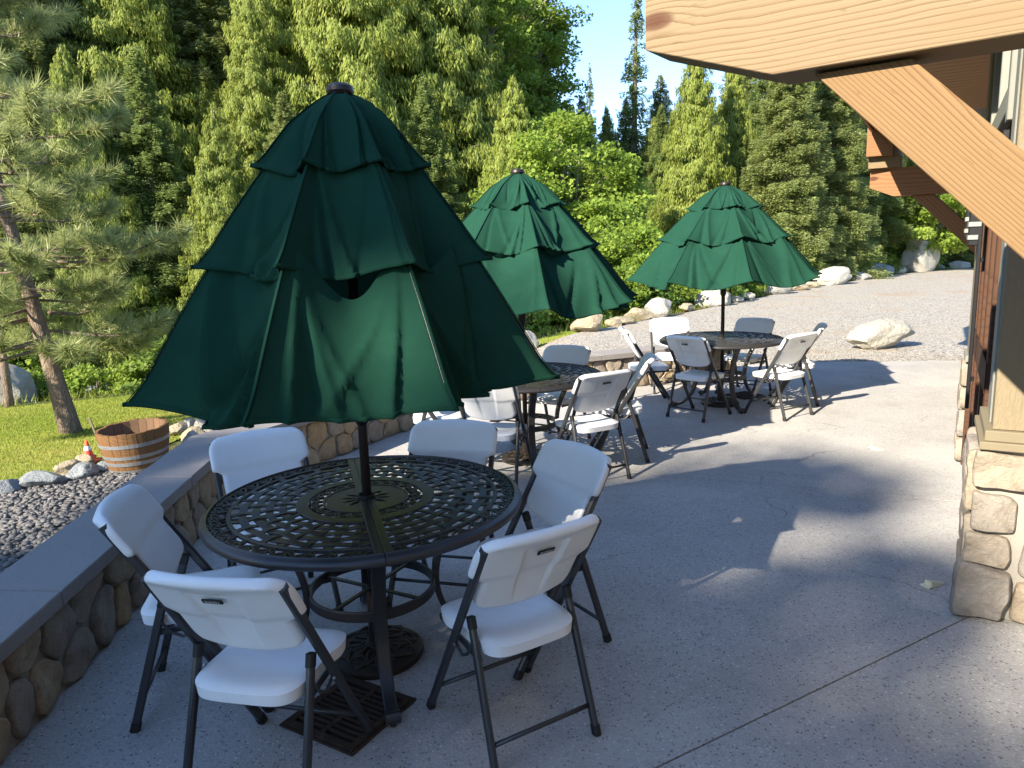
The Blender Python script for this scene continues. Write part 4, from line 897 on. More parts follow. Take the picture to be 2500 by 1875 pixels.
for (x, y, a, lab) in ((2.075, 3.40, 200, 'pale plastic wedge doorstop on the concrete beside the stone corner of the lodge'), (2.99, 5.83, 150, 'pale plastic wedge doorstop lying alone out on the sunlit patio')):
    V = np.array([(-0.06, -0.017, 0), (-0.06, 0.017, 0), (0.03, 0.02, 0), (0.03, -0.02, 0), (0.03, 0.018, 0.026), (0.03, -0.018, 0.026), (0.05, 0.024, 0), (0.05, -0.024, 0), (0.05, 0.024, 0.005), (0.05, -0.024, 0.005), (0.0305, 0.022, 0.007), (0.0305, -0.022, 0.007)]) * 1.15
    bm = bmesh.new(); vs = [bm.verts.new(v) for v in V]
    for f in ((0, 1, 2, 3), (0, 5, 4, 1), (1, 4, 2), (0, 3, 5), (3, 2, 4, 5)): bm.faces.new([vs[i] for i in f])
    for f in ((6, 7, 9, 8), (10, 8, 9, 11)): bm.faces.new([vs[i] for i in f])
    bmesh.ops.recalc_face_normals(bm, faces=bm.faces); bmesh.ops.bevel(bm, geom=[e for e in bm.edges if len(e.link_faces) == 2], offset=0.002, segments=2, affect='EDGES')
    me = bpy.data.meshes.new('doorstop'); bm.to_mesh(me); bm.free(); me.materials.append(MATS['wedge_plastic']); tag(ob('doorstop', me, None, (x, y, 0.001), (0, 0, math.radians(a))), lab, 'doorstop', 'plastic doorstops on the patio')

# ------------------------------------------------------------------ rocks
def ico(sub):
    bm = bmesh.new(); bmesh.ops.create_icosphere(bm, subdivisions=sub, radius=1.0); V = np.array([v.co[:] for v in bm.verts]); F = np.array([[v.index for v in f.verts] for f in bm.faces]); bm.free(); return V, F
ICO3, ICO4, ICO1 = ico(4), ico(5), ico(1)
def rock_mesh(seed, dims, mat, planes=11, fine=False, rough=0.05, lean=0.0):
    r_ = np.random.default_rng(seed); V, F = (ICO4 if fine else ICO3); V = V.copy()
    for _ in range(planes):
        n = r_.normal(size=3); n /= np.linalg.norm(n); d = r_.uniform(0.62, 0.93); s = V @ n - d; V -= np.clip(s, 0, None)[:, None] * n * 0.93
    for i in range(len(V)):
        p = Vector(V[i]); n = mnoise.fractal(p * 1.7 + Vector((seed * 3.3, 0, 0)), 1.0, 2.0, 5) * rough * 1.3 + mnoise.noise(p * 7 + Vector((0, seed, 0))) * rough * .35
        V[i] *= 1 + n
    V[:, 2] = np.maximum(V[:, 2], -0.8); V[:, 0] += lean * V[:, 2]
    V *= np.array(dims) / 2 * 1.12; me = mesh('rock', V, F, mat, True); smooth_by_angle(me, 32); return me
def rock(x, y, dims, mat, label, seed, rz=0.0, group='boulders edging the gravel drive', name='boulder', fine=False, lean=0.0, sink=0.12, planes=11):
    me = rock_mesh(seed, dims, mat, planes + 3, fine, 0.075, lean); z = float(ground(x, y)) + dims[2] * (0.45 - sink)
    return tag(ob(name, me, None, (x, y, z), (0, 0, rz)), label, 'boulder' if name == 'boulder' else 'rock', group)
rock(1.63, 15.35, (0.66, 0.55, 0.52), 'tan_boulder', 'pointed tan boulder beside the strip of grass at the drive edge', 11, 0.2, lean=0.15)
rock(3.70, 18.05, (0.68, 0.6, 0.52), 'pale_boulder', 'rounded white boulder next to flat tan slabs', 12, 0.5, planes=5)
rock(3.10, 17.5, (0.62, 0.5, 0.34), 'tan_boulder', 'blocky low tan slab leaning against the rounded white boulder', 13, 0.1)
rock(2.55, 16.6, (0.55, 0.45, 0.20), 'tan_boulder', 'flat tan slab sunk between the pointed tan boulder and the white one', 14, 0.3)
rock(5.78, 20.7, (0.98, 0.7, 0.54), 'pale_boulder', 'white egg-shaped boulder seen behind the pole of the third umbrella', 15, 0.1, planes=6)
rock(8.90, 24.6, (1.22, 0.8, 0.60), 'pale_boulder', 'long cream boulder lying low just past the third umbrella', 16, 0.25, planes=7)
rock(12.6, 28.7, (1.60, 1.0, 0.78), 'pale_boulder', 'large cream boulder tilted upwards in the row along the shrubs', 17, 0.2, lean=0.35, planes=7)
rock(17.5, 34.6, (1.40, 1.0, 0.72), 'grey_boulder', 'flat-topped grey boulder next to the tallest upright one', 18, 0.1, planes=9)
rock(20.6, 36.9, (1.75, 1.3, 2.0), 'pale_boulder', 'tallest upright grey-white boulder at the far end of the drive', 19, 0.2, planes=7, sink=0.05)
rock(5.86, 11.55, (0.98, 0.62, 0.50), 'pale_boulder', 'big pale greenish boulder standing alone on the gravel', 20, 0.12, fine=True, lean=0.25, planes=9)
rock(0.30, 13.75, (0.42, 0.4, 0.42), 'pale_boulder', 'pale boulder glimpsed behind the pole of the second umbrella', 21, 0.1)
for i, (x, y, s, mt) in enumerate([(6.7, 21.7, .42, 'pale_boulder'), (7.3, 22.4, .45, 'pale_boulder'), (10.3, 26.2, .7, 'tan_boulder'), (11.2, 27.2, .5, 'tan_boulder'), (15.0, 31.4, .7, 'pale_boulder'), (16.0, 32.4, .5, 'pale_boulder'), (19.2, 36.2, .7, 'pale_boulder'), (22.9, 39.2, .6, 'grey_boulder'), (24.6, 40.2, .8, 'pale_boulder'), (27, 41.5, .7, 'tan_boulder'), (29.5, 42.6, .8, 'pale_boulder'), (4.7, 19.4, .4, 'tan_boulder'), (2.3, 16.2, .35, 'tan_boulder')]):
    rock(x, y, (s * 1.4, s, s * 0.55), mt, 'small filler stone between the boulders along the gravel drive', 40 + i, i * .7, 'small stones between the boulders')
ln_ = [(-5.5, 5.0, .55, .22, 'grey_boulder'), (-5.15, 5.9, .5, .2, 'tan_boulder'), (-4.80, 6.62, .30, .16, 'grey_boulder'), (-4.60, 6.80, .46, .17, 'grey_boulder'), (-4.50, 7.10, .28, .19, 'tan_boulder'), (-4.34, 7.06, .36, .17, 'grey_boulder'), (-4.55, 7.44, .22, .17, 'tan_boulder'), (-4.62, 7.66, .16, .13, 'tan_boulder'), (-4.22, 7.24, .24, .14, 'grey_boulder'),
       (-3.60, 7.95, .30, .34, 'pale_boulder'), (-3.78, 8.45, .34, .26, 'tan_boulder'), (-4.33, 9.15, .30, .20, 'tan_boulder'), (-4.22, 9.28, .22, .22, 'pale_boulder'), (-4.06, 9.30, .25, .22, 'pale_boulder'), (-3.90, 9.22, .26, .16, 'pale_boulder'), (-4.0, 9.66, .27, .26, 'grey_boulder'), (-3.77, 9.45, .2, .27, 'tan_boulder'), (-3.55, 9.58, .44, .26, 'tan_boulder'), (-3.38, 10.1, .42, .28, 'pale_boulder'), (-2.9, 10.5, .4, .26, 'tan_boulder'), (-1.7, 11.6, .5, .3, 'pale_boulder'), (-1.0, 12.2, .5, .3, 'tan_boulder'), (-0.3, 12.8, .45, .3, 'pale_boulder')]
names = {'grey_boulder': 'blue-grey', 'tan_boulder': 'tan', 'pale_boulder': 'pale white'}
for i, (x, y, s, h, mt) in enumerate(ln_):
    side = 'on the near side of the barrel' if i < 9 else 'between the barrel and the umbrellas'
    rock(x, y, (s, s * 0.75, h), mt, '%s rock in the row edging the lawn, %s' % (names[mt], side), 70 + i, 0.6 + i * 0.9, 'rocks edging the lawn', 'edging_rock', sink=0.2)
for i, (x, y, s, h) in enumerate([(-9.3, 13.2, 1.1, 1.1), (-5.2, 15.8, 1.6, 1.6), (-6.6, 15.6, 1.3, 1.5), (-4.6, 17.5, 1.5, 1.7), (-3.9, 14.7, 0.7, 0.6), (-8.0, 19.5, 1.8, 2.0), (-6.3, 20.5, 1.6, 1.8), (-11.5, 15, 1.6, 1.6), (-2.5, 17.2, 1.1, 1.2)]):
    rock(x, y, (s, s * .8, h), 'pale_boulder' if i == 0 else 'river_rock', ('pale boulder behind the slender tree at the lawn edge' if i == 0 else 'dark wet boulder in the stream below the lawn'), 100 + i, i, 'rocks along the stream', 'stream_rock')

# pebbles of the bed, and loose chips on the drive
def scatter_stones(name, n, fn, size, mat, seed, label, cat):
    r_ = np.random.default_rng(seed); P = fn(r_, n); n = len(P); V0, F0 = ICO1; V0 = V0.copy()
    sc = r_.uniform(*size, (n, 1, 1)) * np.stack([r_.uniform(.8, 1.5, n), r_.uniform(.7, 1.0, n), r_.uniform(.28, .5, n)], -1)[:, None, :]
    jit = 1 + r_.uniform(-.18, .18, (n, len(V0), 1)); V = V0[None] * jit * sc; a = r_.uniform(0, 2 * PI, n); b_ = r_.normal(0, .35, n)
    c, s = np.cos(b_)[:, None], np.sin(b_)[:, None]; y, z = V[..., 1] * c - V[..., 2] * s, V[..., 1] * s + V[..., 2] * c
    c, s = np.cos(a)[:, None], np.sin(a)[:, None]; x, y2 = V[..., 0] * c - y * s, V[..., 0] * s + y * c
    z = z + sc[:, :, 2] * r_.uniform(0.15, 0.9, (n, 1)); V = np.stack([x + P[:, :1], y2 + P[:, 1:2], z + ground(P[:, 0], P[:, 1])[:, None]], -1).reshape(-1, 3)
    F = (F0[None] + (np.arange(n) * len(V0))[:, None, None]).reshape(-1, 3); me = mesh(name, V, F, mat, True, np.repeat(r_.uniform(0, 1, n), len(F0)))
    return tag(ob(name, me), label, cat, kind='stuff')
def bed_pts(r_, n):
    x = r_.uniform(-6.6, -1.9, n); y = r_.uniform(1.2, 8.3, n); m_ = (in_bed(x, y) < 0.04) & (x > -1.15 * y - .8); return np.stack([x, y], -1)[m_]
scatter_stones('pebbles', 36000, bed_pts, (0.016, 0.036), 'pebble', 1, 'grey river pebbles filling the bed between the wall and the lawn', 'pebbles')
def drive_pts(r_, n):
    y = 8 + 14 * r_.uniform(0, 1, n) ** 1.6; x = r_.uniform(-4, 13, n); m_ = (in_drive(x, y) < -0.02) & (x < y * 0.68); return np.stack([x, y], -1)[m_]
scatter_stones('gravel_chips', 15000, drive_pts, (0.006, 0.017), 'gravel', 2, 'loose pale stone chips spread over the drive', 'gravel')

# ------------------------------------------------------------------ half barrel planter, cone, stake
bx_, by_ = -3.90, 7.32; bz_ = float(ground(bx_, by_)) + 0.01
bar = empty('half_barrel', (bx_, by_, bz_)); tag(bar, 'half wine barrel planter of brown oak staves with grey hoops on the pebbles', 'barrel'); bar.rotation_euler = (0.03, -0.035, 0.3)
H_B = 0.43
def brad(z): return 0.262 + 0.078 * math.sin((z / H_B) * 1.35 + 0.05) 
NSt = 24; zs = np.linspace(0, H_B, 8)
for k in range(NSt):
    a0_, a1_ = 2 * PI * k / NSt + 0.006, 2 * PI * (k + 1) / NSt - 0.006; V = []
    for z in zs:
        r = brad(z) + (0.0015 if k % 3 == 0 else 0)
        for q, rr_ in ((a0_, r), ((a0_ + a1_) / 2, r * 1.004), (a1_, r), (a1_, r - 0.026), (a0_, r - 0.026)): V.append((rr_ * math.cos(q), rr_ * math.sin(q), z + (0.004 * math.sin(k * 2.3) if z > .42 else 0)))
    F = []
    for l in range(len(zs) - 1):
        for j in range(5): F.append((l * 5 + j, l * 5 + (j + 1) % 5, (l + 1) * 5 + (j + 1) % 5, (l + 1) * 5 + j))
    F += [(4, 3, 2, 1, 0), tuple((len(zs) - 1) * 5 + j for j in range(5))]
    me = mesh('stave', V, F, 'barrel_oak'); me.materials.append(MATS['barrel_inside'])
    for p in me.polygons:
        cx = p.center; n_ = p.normal
        if n_.x * cx.x + n_.y * cx.y < -0.01: p.material_index = 1
    ob('stave', me, bar)
for z0, z1 in ((0.0, 0.045), (0.095, 0.132), (0.165, 0.20), (0.285, 0.322)):
    pr = [(brad(z0) + .002, z0), (brad(z0) + .0055, z0), (brad(z1) + .0055, z1), (brad(z1) + .002, z1), (brad(z0) + .002, z0)]; V, F = lathe(pr, 48); hp = ob('hoop', mesh('hoop', V, F, 'galv_hoop'), bar)
    for q in (3.9, 4.0): ob('rivet', M(sweep([((brad(z0) + .004) * math.cos(q), (brad(z0) + .004) * math.sin(q), (z0 + z1) / 2), ((brad(z0) + .011) * math.cos(q), (brad(z0) + .011) * math.sin(q), (z0 + z1) / 2)], circ(0.006, 8)), 'rivet', 'steel'), hp)
ob('barrel_floor', M(lathe([(0.0, 0.05), (0.245, 0.05), (0.245, 0.03), (0.0, 0.03)], 24), 'barrel_floor', 'barrel_inside'), bar)
cx_, cy_ = -4.58, 7.60; cz_ = float(ground(cx_, cy_)) + 0.02
cone = empty('traffic_cone', (cx_, cy_, cz_)); cone.scale = (.78,) * 3; tag(cone, 'small orange traffic cone with a white band behind the barrel', 'traffic cone')
def cr_(z): return 0.085 * (1 - z / 0.36)
V, F = lathe([(cr_(0) + .004, 0.02), (cr_(.165), .165)], 24); ob('cone_body', mesh('cone_body', V, F, 'cone_orange', True), cone)
V, F = lathe([(cr_(.165) + .001, .165), (cr_(.225) + .001, .225)], 24); ob('reflective_band', mesh('reflective_band', V, F, 'cone_white', True), cone)
V, F = lathe([(cr_(.225), .225), (cr_(.29), .29), (cr_(.29) - .004, .30), (0, .30)], 24); ob('cone_tip', mesh('cone_tip', V, F, 'cone_orange', True), cone)
ob('cone_base', M(box((0, 0, 0.011), (0.13, 0.13, 0.010), None, 0.006), 'cone_base', 'cone_orange'), cone)
tag(ob('wooden_stake', M(box((0, 0, 0.16), (0.010, 0.010, 0.22), None, 0.002), 'wooden_stake', 'tan_trim'), None, (-4.93, 8.45, float(ground(-4.93, 8.45))), (0.0, -0.22, 0.2)), 'thin pale wooden stake leaning out of the grass behind the cone', 'stake')

# ------------------------------------------------------------------ vegetation
def leaf_mesh(name, C, D, N, L, Wd, mat, tint, tri=False):
    """one face per leaf: centre C, long axis D, face normal N (all n x 3)"""
    D = D / np.linalg.norm(D, axis=1, keepdims=True); S = np.cross(D, N); S /= np.maximum(1e-6, np.linalg.norm(S, axis=1, keepdims=True)); n = len(C)
    L = L[:, None]; Wd = Wd[:, None]
    if tri: V = np.stack([C - S * Wd * .5, C + S * Wd * .5, C + D * L], 1); k = 3
    else: V = np.stack([C - D * L * .5, C + S * Wd * .5 - D * L * .06, C + D * L * .5, C - S * Wd * .5 - D * L * .06], 1); k = 4
    return mesh(name, V.reshape(-1, 3), np.arange(n * k).reshape(n, k), mat, False, tint)
def tube_tree(paths, k=7):
    parts = [sweep(np.array(p), circ(1.0, k), up=(0.13, 0.2, 0.97) if abs(np.array(p)[-1][2] - np.array(p)[0][2]) < 0.8 * np.linalg.norm(np.array(p)[-1] - np.array(p)[0]) else (1, 0.1, 0), scale=r) for p, r in paths]
    return parts
def unit(v): return v / np.maximum(1e-9, np.linalg.norm(v, axis=-1, keepdims=True))
def conifer(seed, h, rmax, style, nb, per, leafL, leafW, mat, shape=0.85, base=0.06, barkm='grey_bark'):
    r_ = np.random.default_rng(seed); paths = []
    bend = r_.normal(0, .012, 2); zz = np.linspace(0, 1, 12); paths.append(([(bend[0] * h * z * z, bend[1] * h * z * z, h * z * 0.985) for z in zz], 0.018 * h * (1 - zz * 0.96) + 0.012))
    C, D, N, Ls, Ws, T = [], [], [], [], [], []
    t = base + (1 - base) * np.sort(r_.uniform(0, 1, nb) ** 1.08); az = np.arange(nb) * 2.39996 + r_.normal(0, .5, nb)
    for i in range(nb):
        z0 = t[i] * h; up_ = t[i]; Lb = rmax * (1 - up_) ** shape * r_.uniform(0.62, 1.12) + 0.10
        if up_ < base + 0.12: Lb *= r_.uniform(0.5, 1.0)
        o = np.array([bend[0] * h * up_ ** 2, bend[1] * h * up_ ** 2, z0]); ho = np.array([math.cos(az[i]), math.sin(az[i]), 0]); la = np.array([-ho[1], ho[0], 0])
        if style == 'cedar': e0, droop, tip = 0.10, -0.55, 0.42
        elif style == 'spire': e0, droop, tip = 0.28, -0.35, 0.15
        else: e0, droop, tip = 0.25 * up_ + 0.02, -0.42, 0.22
        def cur(s): return o + ho * (Lb * s)[:, None] + np.array([0, 0, 1]) * (Lb * (e0 * s + droop * s * s + tip * s ** 3.2))[:, None]
        if i % 2 == 0: ss = np.linspace(0, .9, 5); paths.append((cur(ss), (0.010 * Lb + 0.006) * (1 - ss * .85)))
        n = max(6, int(per * Lb ** 1.45 / rmax ** 0.45)); s = r_.uniform(0.10, 1.0, n) ** 0.75; lat = r_.uniform(-1, 1, n) * (0.40 * Lb * np.minimum(1, (1.08 - s) * 1.6) * np.minimum(1, s * 3 + .2))
        p = cur(s) + la * lat[:, None]; sg = np.sign(lat)[:, None]
        if style == 'cedar':
            hang = r_.uniform(0, 1, n) ** 1.2 * 0.95 * (0.35 + Lb * .20); p[:, 2] -= hang + np.abs(lat) * .25
            d = unit(ho * 0.22 + la * sg * 0.18 + np.array([0, 0, -1.0]) + r_.normal(0, .20, (n, 3))); nr = unit(ho * 0.9 + la * sg * .2 + np.array([0, 0, 0.45]) + r_.normal(0, .45, (n, 3)))
        else:
            p[:, 2] -= np.abs(lat) * 0.26 + r_.uniform(-.28, .70, n) * (0.25 + .18 * Lb); d = unit(ho * 0.75 + la * sg * 0.75 + np.array([0, 0, -0.22]) + r_.normal(0, .30, (n, 3))); nr = unit(np.array([0, 0, 1.0]) + ho * .35 + r_.normal(0, .55, (n, 3)))
        clump = 0.5 + 0.5 * math.sin(i * 12.9898) ; C.append(p); D.append(d); N.append(nr); Ls.append(leafL * r_.uniform(.6, 1.35, n)); Ws.append(leafW * r_.uniform(.65, 1.35, n)); T.append(np.clip(0.34 + 0.22 * clump + r_.normal(0, .2, n), 0, 1))
    C, D, N, Ls, Ws, T = [np.concatenate(q) for q in (C, D, N, Ls, Ws, T)]
    return M(tube_tree(paths, 6), 'trunk', barkm, True), leaf_mesh('crown', C, D, N, Ls, Ws, mat, T)
def broadleaf(seed, h, rx, rz, zc, ncl, per, leafL, mat, barkm='grey_bark', cl=0.55, stems=1):
    r_ = np.random.default_rng(seed); paths = []; C, D, N, Ls, T = [], [], [], [], []
    cen = []
    while len(cen) < ncl:
        q = r_.uniform(-1, 1, 3); d = np.linalg.norm(q)
        if d < 1 and d > 0.25 * r_.uniform(0, 1): cen.append((q[0] * rx, q[1] * rx, zc + q[2] * rz))
    cen = np.array(cen); zz = np.linspace(0, 1, 8)
    for s_ in range(stems):
        off = r_.normal(0, .25 * rx * (stems > 1), 2); paths.append(([(off[0] * z, off[1] * z, (zc + rz * .55) * z) for z in zz], (0.014 * h + 0.01) * (1 - .85 * zz)))
    for i, c in enumerate(cen):
        if i % 2 == 0:
            z0 = max(0.12 * h, c[2] - 0.55 * math.hypot(c[0], c[1]) - 0.3); a = np.array([0, 0, z0]); s = np.linspace(0, 1, 5)[:, None]; pth = a + (c - a) * s + np.array([0, 0, 1]) * (np.sin(s * PI) * 0.12 * np.linalg.norm(c - a)); paths.append((pth, (0.004 * h + 0.004) * (1.1 - s[:, 0])))
        n = int(per * r_.uniform(.6, 1.4)); q = unit(r_.normal(size=(n, 3))) * (r_.uniform(0, 1, n) ** 0.45)[:, None]; sz = cl * r_.uniform(.65, 1.35); p = c + q * np.array([sz, sz, sz * .52]); outw = unit(p - np.array([0, 0, zc - rz * .3]))
        C.append(p); D.append(unit(outw * .6 + np.array([0, 0, -.45]) + r_.normal(0, .6, (n, 3)))); N.append(unit(np.array([0, 0, .9]) + outw * .5 + r_.normal(0, .5, (n, 3)))); Ls.append(leafL * r_.uniform(.6, 1.4, n)); T.append(np.clip(0.5 + 0.28 * math.sin(i * 7.7) + r_.normal(0, .2, n), 0, 1))
    C, D, N, Ls, T = [np.concatenate(q) for q in (C, D, N, Ls, T)]
    return M(tube_tree(paths, 6), 'trunk', barkm, True), leaf_mesh('crown', C, D, N, Ls, Ls * .72, mat, T)
def pine(seed, h, nb, tufts, needles, nl, nw, rmax, base, trunk_path, r0):
    r_ = np.random.default_rng(seed); paths = []; TP = np.array(trunk_path, float); tz = np.linspace(0, 1, len(TP)); rr = r0 * (1 - .88 * tz) ; rr[0] *= 1.18
    zf = np.linspace(0, 1, 18); at_ = lambda f: np.array([np.interp(f, tz, TP[:, k]) for k in range(3)])
    paths.append(([at_(f) for f in zf], np.interp(zf, tz, rr)))
    shoots = []
    f = base + (1 - base) * np.sort(r_.uniform(0, 1, nb)); az = np.arange(nb) * 2.39996 + r_.normal(0, .4, nb)
    for i in range(nb):
        o = at_(f[i]); Lb = rmax * (1.05 - f[i]) ** .6 * r_.uniform(.6, 1.1); ho = np.array([math.cos(az[i]), math.sin(az[i]), 0]); la = np.array([-ho[1], ho[0], 0])
        e0 = -0.12 + 0.55 * (f[i] - base) / (1 - base); s = np.linspace(0, 1, 8); cur = o + ho * (Lb * s)[:, None] + la * (Lb * .12 * np.sin(s * 4 + i))[:, None] + np.array([0, 0, 1]) * (Lb * (e0 * s - .28 * s * s + .42 * s ** 3))[:, None]
        paths.append((cur, (0.012 * Lb + 0.006) * (1.05 - s * .85)))
        nt = max(3, int(tufts * Lb / rmax))
        for j in range(nt):
            q = r_.uniform(.28, 1.0) ** .8; k = np.array([np.interp(q, s, cur[:, c]) for c in range(3)]); sd = r_.choice([-1, 1]); tw = ho * r_.uniform(.25, 1.0) + la * sd * r_.uniform(.1, 1.0) * (1.15 - q * .6) + np.array([0, 0, r_.uniform(.05, .75)]); tw /= np.linalg.norm(tw); tl = Lb * r_.uniform(.12, .34) * (1.25 - q)
            e = k + tw * tl; paths.append(([k, (k + e) / 2 - np.array([0, 0, .02]), e], np.array([.006, .005, .004]))); shoots.append((e, tw + np.array([0, 0, .35])))
        shoots.append((cur[-1], ho + np.array([0, 0, .6])))
    E = np.array([a for a, _ in shoots]); Dv = unit(np.array([b_ for _, b_ in shoots])); ns = len(E)
    ax = r_.uniform(-.13, .03, (ns, needles)); base_p = E[:, None] + Dv[:, None] * ax[..., None]
    rnd = unit(r_.normal(size=(ns, needles, 3))); dn = unit(Dv[:, None] * r_.uniform(.35, 1.1, (ns, needles, 1)) + rnd * .85 + np.array([0, 0, -.12])); n = ns * needles
    tint = np.clip(np.repeat(r_.uniform(.25, .7, ns), needles) + r_.normal(0, .16, n), 0, 1)
    cm = leaf_mesh('crown', base_p.reshape(-1, 3), dn.reshape(-1, 3), unit(r_.normal(size=(n, 3))), nl * r_.uniform(.7, 1.15, n), np.full(n, nw), 'pine_needle', tint, True)
    # upright pale buds (candles)
    cand = [sweep([e, e + unit(d * .5 + np.array([0, 0, 1.0])) * .10], circ(.007, 5), scale=[1, .5]) for e, d in shoots[::3]]
    return M(tube_tree(paths, 6), 'trunk', 'pine_bark', True), cm, M(cand, 'buds', 'tan_trim')
def tree_thing(name, tm, cm, x, y, sc, rz, label, cat, group=None, z=None, extra=None, sxy=None):
    root = empty(name, (x, y, (float(ground(x, y)) - 0.08) if z is None else z), rz); s2 = sxy or sc; root.scale = (s2, s2, sc); ob('trunk', tm, root); ob('crown', cm, root)
    if extra: ob('buds', extra, root)['kind'] = 'stuff'
    return tag(root, label, cat, group)

# the near pine on the lawn
px_, py_ = -5.9, 9.5
tm, cm, em = pine(21, 8, 112, 26, 58, .23, .011, 2.25, 0.225, [(0, 0, 0), (-.10, .0, .7), (-.24, 0, 1.6), (-.42, 0, 2.9), (-.62, .0, 4.2), (-.86, 0, 5.6), (-1.02, 0, 7.0), (-1.1, 0, 8.6)], 0.122)
tree_thing('pine_tree', tm, cm, px_, py_, 1.0, 0, 'long-needled pine with a bare lower trunk standing on the lawn behind the barrel', 'tree', extra=em)
tm2, cm2, em2 = pine(22, 7, 46, 12, 42, .20, .013, 1.6, 0.30, [(0, 0, 0), (.03, 0, 1.2), (.10, 0, 3), (.12, 0, 5), (.1, 0, 7)], 0.075)
tree_thing('pine_tree', tm2, cm2, -8.5, 12.1, 1.0, 0.5, 'slender young pine at the edge of the lawn beside a pale boulder', 'tree', extra=em2)

VAR = {}
VAR['fir'] = conifer(31, 20, 3.1, 'fir', 540, 250, .165, .060, 'fir_leaf', 0.74, 0.16); VAR['fir2'] = conifer(32, 20, 3.5, 'fir', 540, 250, .175, .064, 'olive_leaf', 0.70, 0.06)
VAR['cedar'] = conifer(33, 20, 3.6, 'cedar', 600, 270, .27, .042, 'cedar_leaf', 0.72, 0.02); VAR['cedar2'] = VAR['cedar']
VAR['spire'] = conifer(35, 18, 2.0, 'spire', 250, 170, .20, .065, 'fir_leaf', 1.0, 0.04)
VAR['maple'] = broadleaf(36, 9, 3.0, 3.4, 5.2, 170, 260, .155, 'maple_leaf', cl=.75, stems=3); VAR['maple2'] = broadleaf(37, 5, 2.0, 1.8, 2.4, 90, 240, .135, 'maple_leaf', cl=.6, stems=3)
VAR['cotton'] = broadleaf(38, 20, 2.8, 7.5, 11.5, 170, 190, .20, 'bush_leaf', cl=.85)
VAR['bush'] = broadleaf(39, 1.6, 0.95, 0.62, 0.62, 46, 150, .105, 'bush_leaf', cl=.34, stems=3); VAR['bush2'] = broadleaf(40, 1.4, 0.85, 0.5, 0.5, 40, 150, .085, 'maple_leaf', cl=.3, stems=3)
def at_px(px, D):      # a bearing from the viewpoint, at distance D
    a = math.atan((px - 1250) / 1779.2 / math.cos(PITCH)); return D * math.sin(a), D * math.cos(a)
LAB = {'fir': 'dark green fir in the forest across the stream', 'fir2': 'olive green fir in the forest across the stream', 'cedar': 'yellow-green cedar with hanging sprays in the forest across the stream', 'cedar2': 'broad yellow-green cedar with hanging sprays low in the forest across the stream', 'spire': 'narrow dark spire-shaped fir beyond the stream', 'cotton': 'tall leafy deciduous tree among the forest conifers'}
SHORT = {'fir': 'dark green fir', 'fir2': 'olive green fir', 'cedar': 'yellow-green drooping cedar', 'cedar2': 'broad yellow-green cedar', 'spire': 'narrow spire-shaped fir', 'cotton': 'tall leafy deciduous tree'}
def forest(kind, px, D, s, rz=None, label=None, sxy=None, cat='tree'):
    x, y = at_px(px, D)
    if label is None:
        zone = 'behind the near pine' if px < 330 else 'behind the first umbrella' if px < 850 else 'between the first two umbrellas' if px < 1180 else 'behind the second umbrella' if px < 1500 else 'behind the third umbrella' if px < 1900 else 'behind the tilted cream boulder' if px < 2150 else 'behind the tallest boulder'
        rank = 'at the forest edge' if D < 31 else 'in the second forest rank' if D < 39 else 'part way up the slope' if D < 50 else 'high on the slope'
        label = SHORT[kind] + ' ' + rank + ' ' + zone
    return tree_thing({'fir': 'fir_tree', 'fir2': 'fir_tree', 'cedar': 'cedar_tree', 'cedar2': 'cedar_tree', 'spire': 'fir_tree', 'cotton': 'leafy_tree', 'maple': 'maple_tree', 'maple2': 'maple_tree'}[kind], *VAR[kind], x, y, s, random.uniform(0, 6.28) if rz is None else rz, label or LAB[kind], cat, 'forest trees across the stream', sxy=sxy or s * ({'spire': 1.0, 'cotton': 1.0, 'maple': 1.0, 'maple2': 1.0}.get(kind, 1.42 if px < 1330 else 1.25)))
r_ = np.random.default_rng(78)
FR = []
for row, (D0, D1, s0, s1, st, kinds) in enumerate([(26.5, 29.5, .42, .56, 165, ['cedar2', 'fir2', 'cedar', 'fir']), (33, 36.5, .66, .80, 175, ['fir2', 'cedar', 'fir', 'cedar']), (41, 46, .85, 1.0, 185, ['fir', 'fir2', 'cedar', 'fir2']), (52, 60, 1.0, 1.2, 200, ['fir', 'cedar', 'fir2', 'fir'])]):
    k = 0; px = (-70, -60, -90, -420)[row]
    while px < 1290 - row * 25:
        kd = kinds[k % 4]
        if px > 880 and row in (1, 2): kd = 'cedar'
        FR.append((kd, px + r_.uniform(-35, 35), r_.uniform(D0, D1), r_.uniform(s0, s1))); px += st * r_.uniform(.8, 1.2); k += 1
FR += [('cedar', 930, 33, .95), ('cedar', 1090, 35, 1.0), ('cotton', 1215, 38, .92), ('cotton', 1320, 43, 1.0), ('fir', 1285, 48, 1.0), ('spire', 1548, 46, 1.02), ('spire', 1446, 58, .82), ('fir2', 1436, 48, .55), ('cedar', 1490, 50, .53), ('fir', 1530, 47, .54), ('cedar2', 1592, 44, .54), ('fir2', 1612, 52, .64), ('spire', 1480, 52, .62), ('fir', 1615, 42, .56), ('spire', 1660, 46, .75), ('cedar2', 1690, 34, .62), ('cedar2', 1775, 37, .60), ('fir2', 1905, 33, .58), ('fir2', 2010, 36, .58), ('fir', 1850, 43, .72), ('fir', 2110, 41, .62), ('fir', 2200, 48, .66), ('fir2', 2300, 51, .66), ('fir', 2410, 54, .66), ('fir2', 2540, 54, .66), ('cedar', 1960, 50, .85), ('fir', 2070, 55, .9), ('fir2', 1800, 54, .85), ('cedar', 2240, 62, .95)]
for i in range(64): FR.append((['cedar2', 'fir2', 'fir', 'cedar', 'fir2'][i % 5], r_.uniform(-40, 1260), r_.uniform(30, 62), r_.uniform(.36, .72)))
for kind, px, D, s in FR: forest(kind, px, D, s)
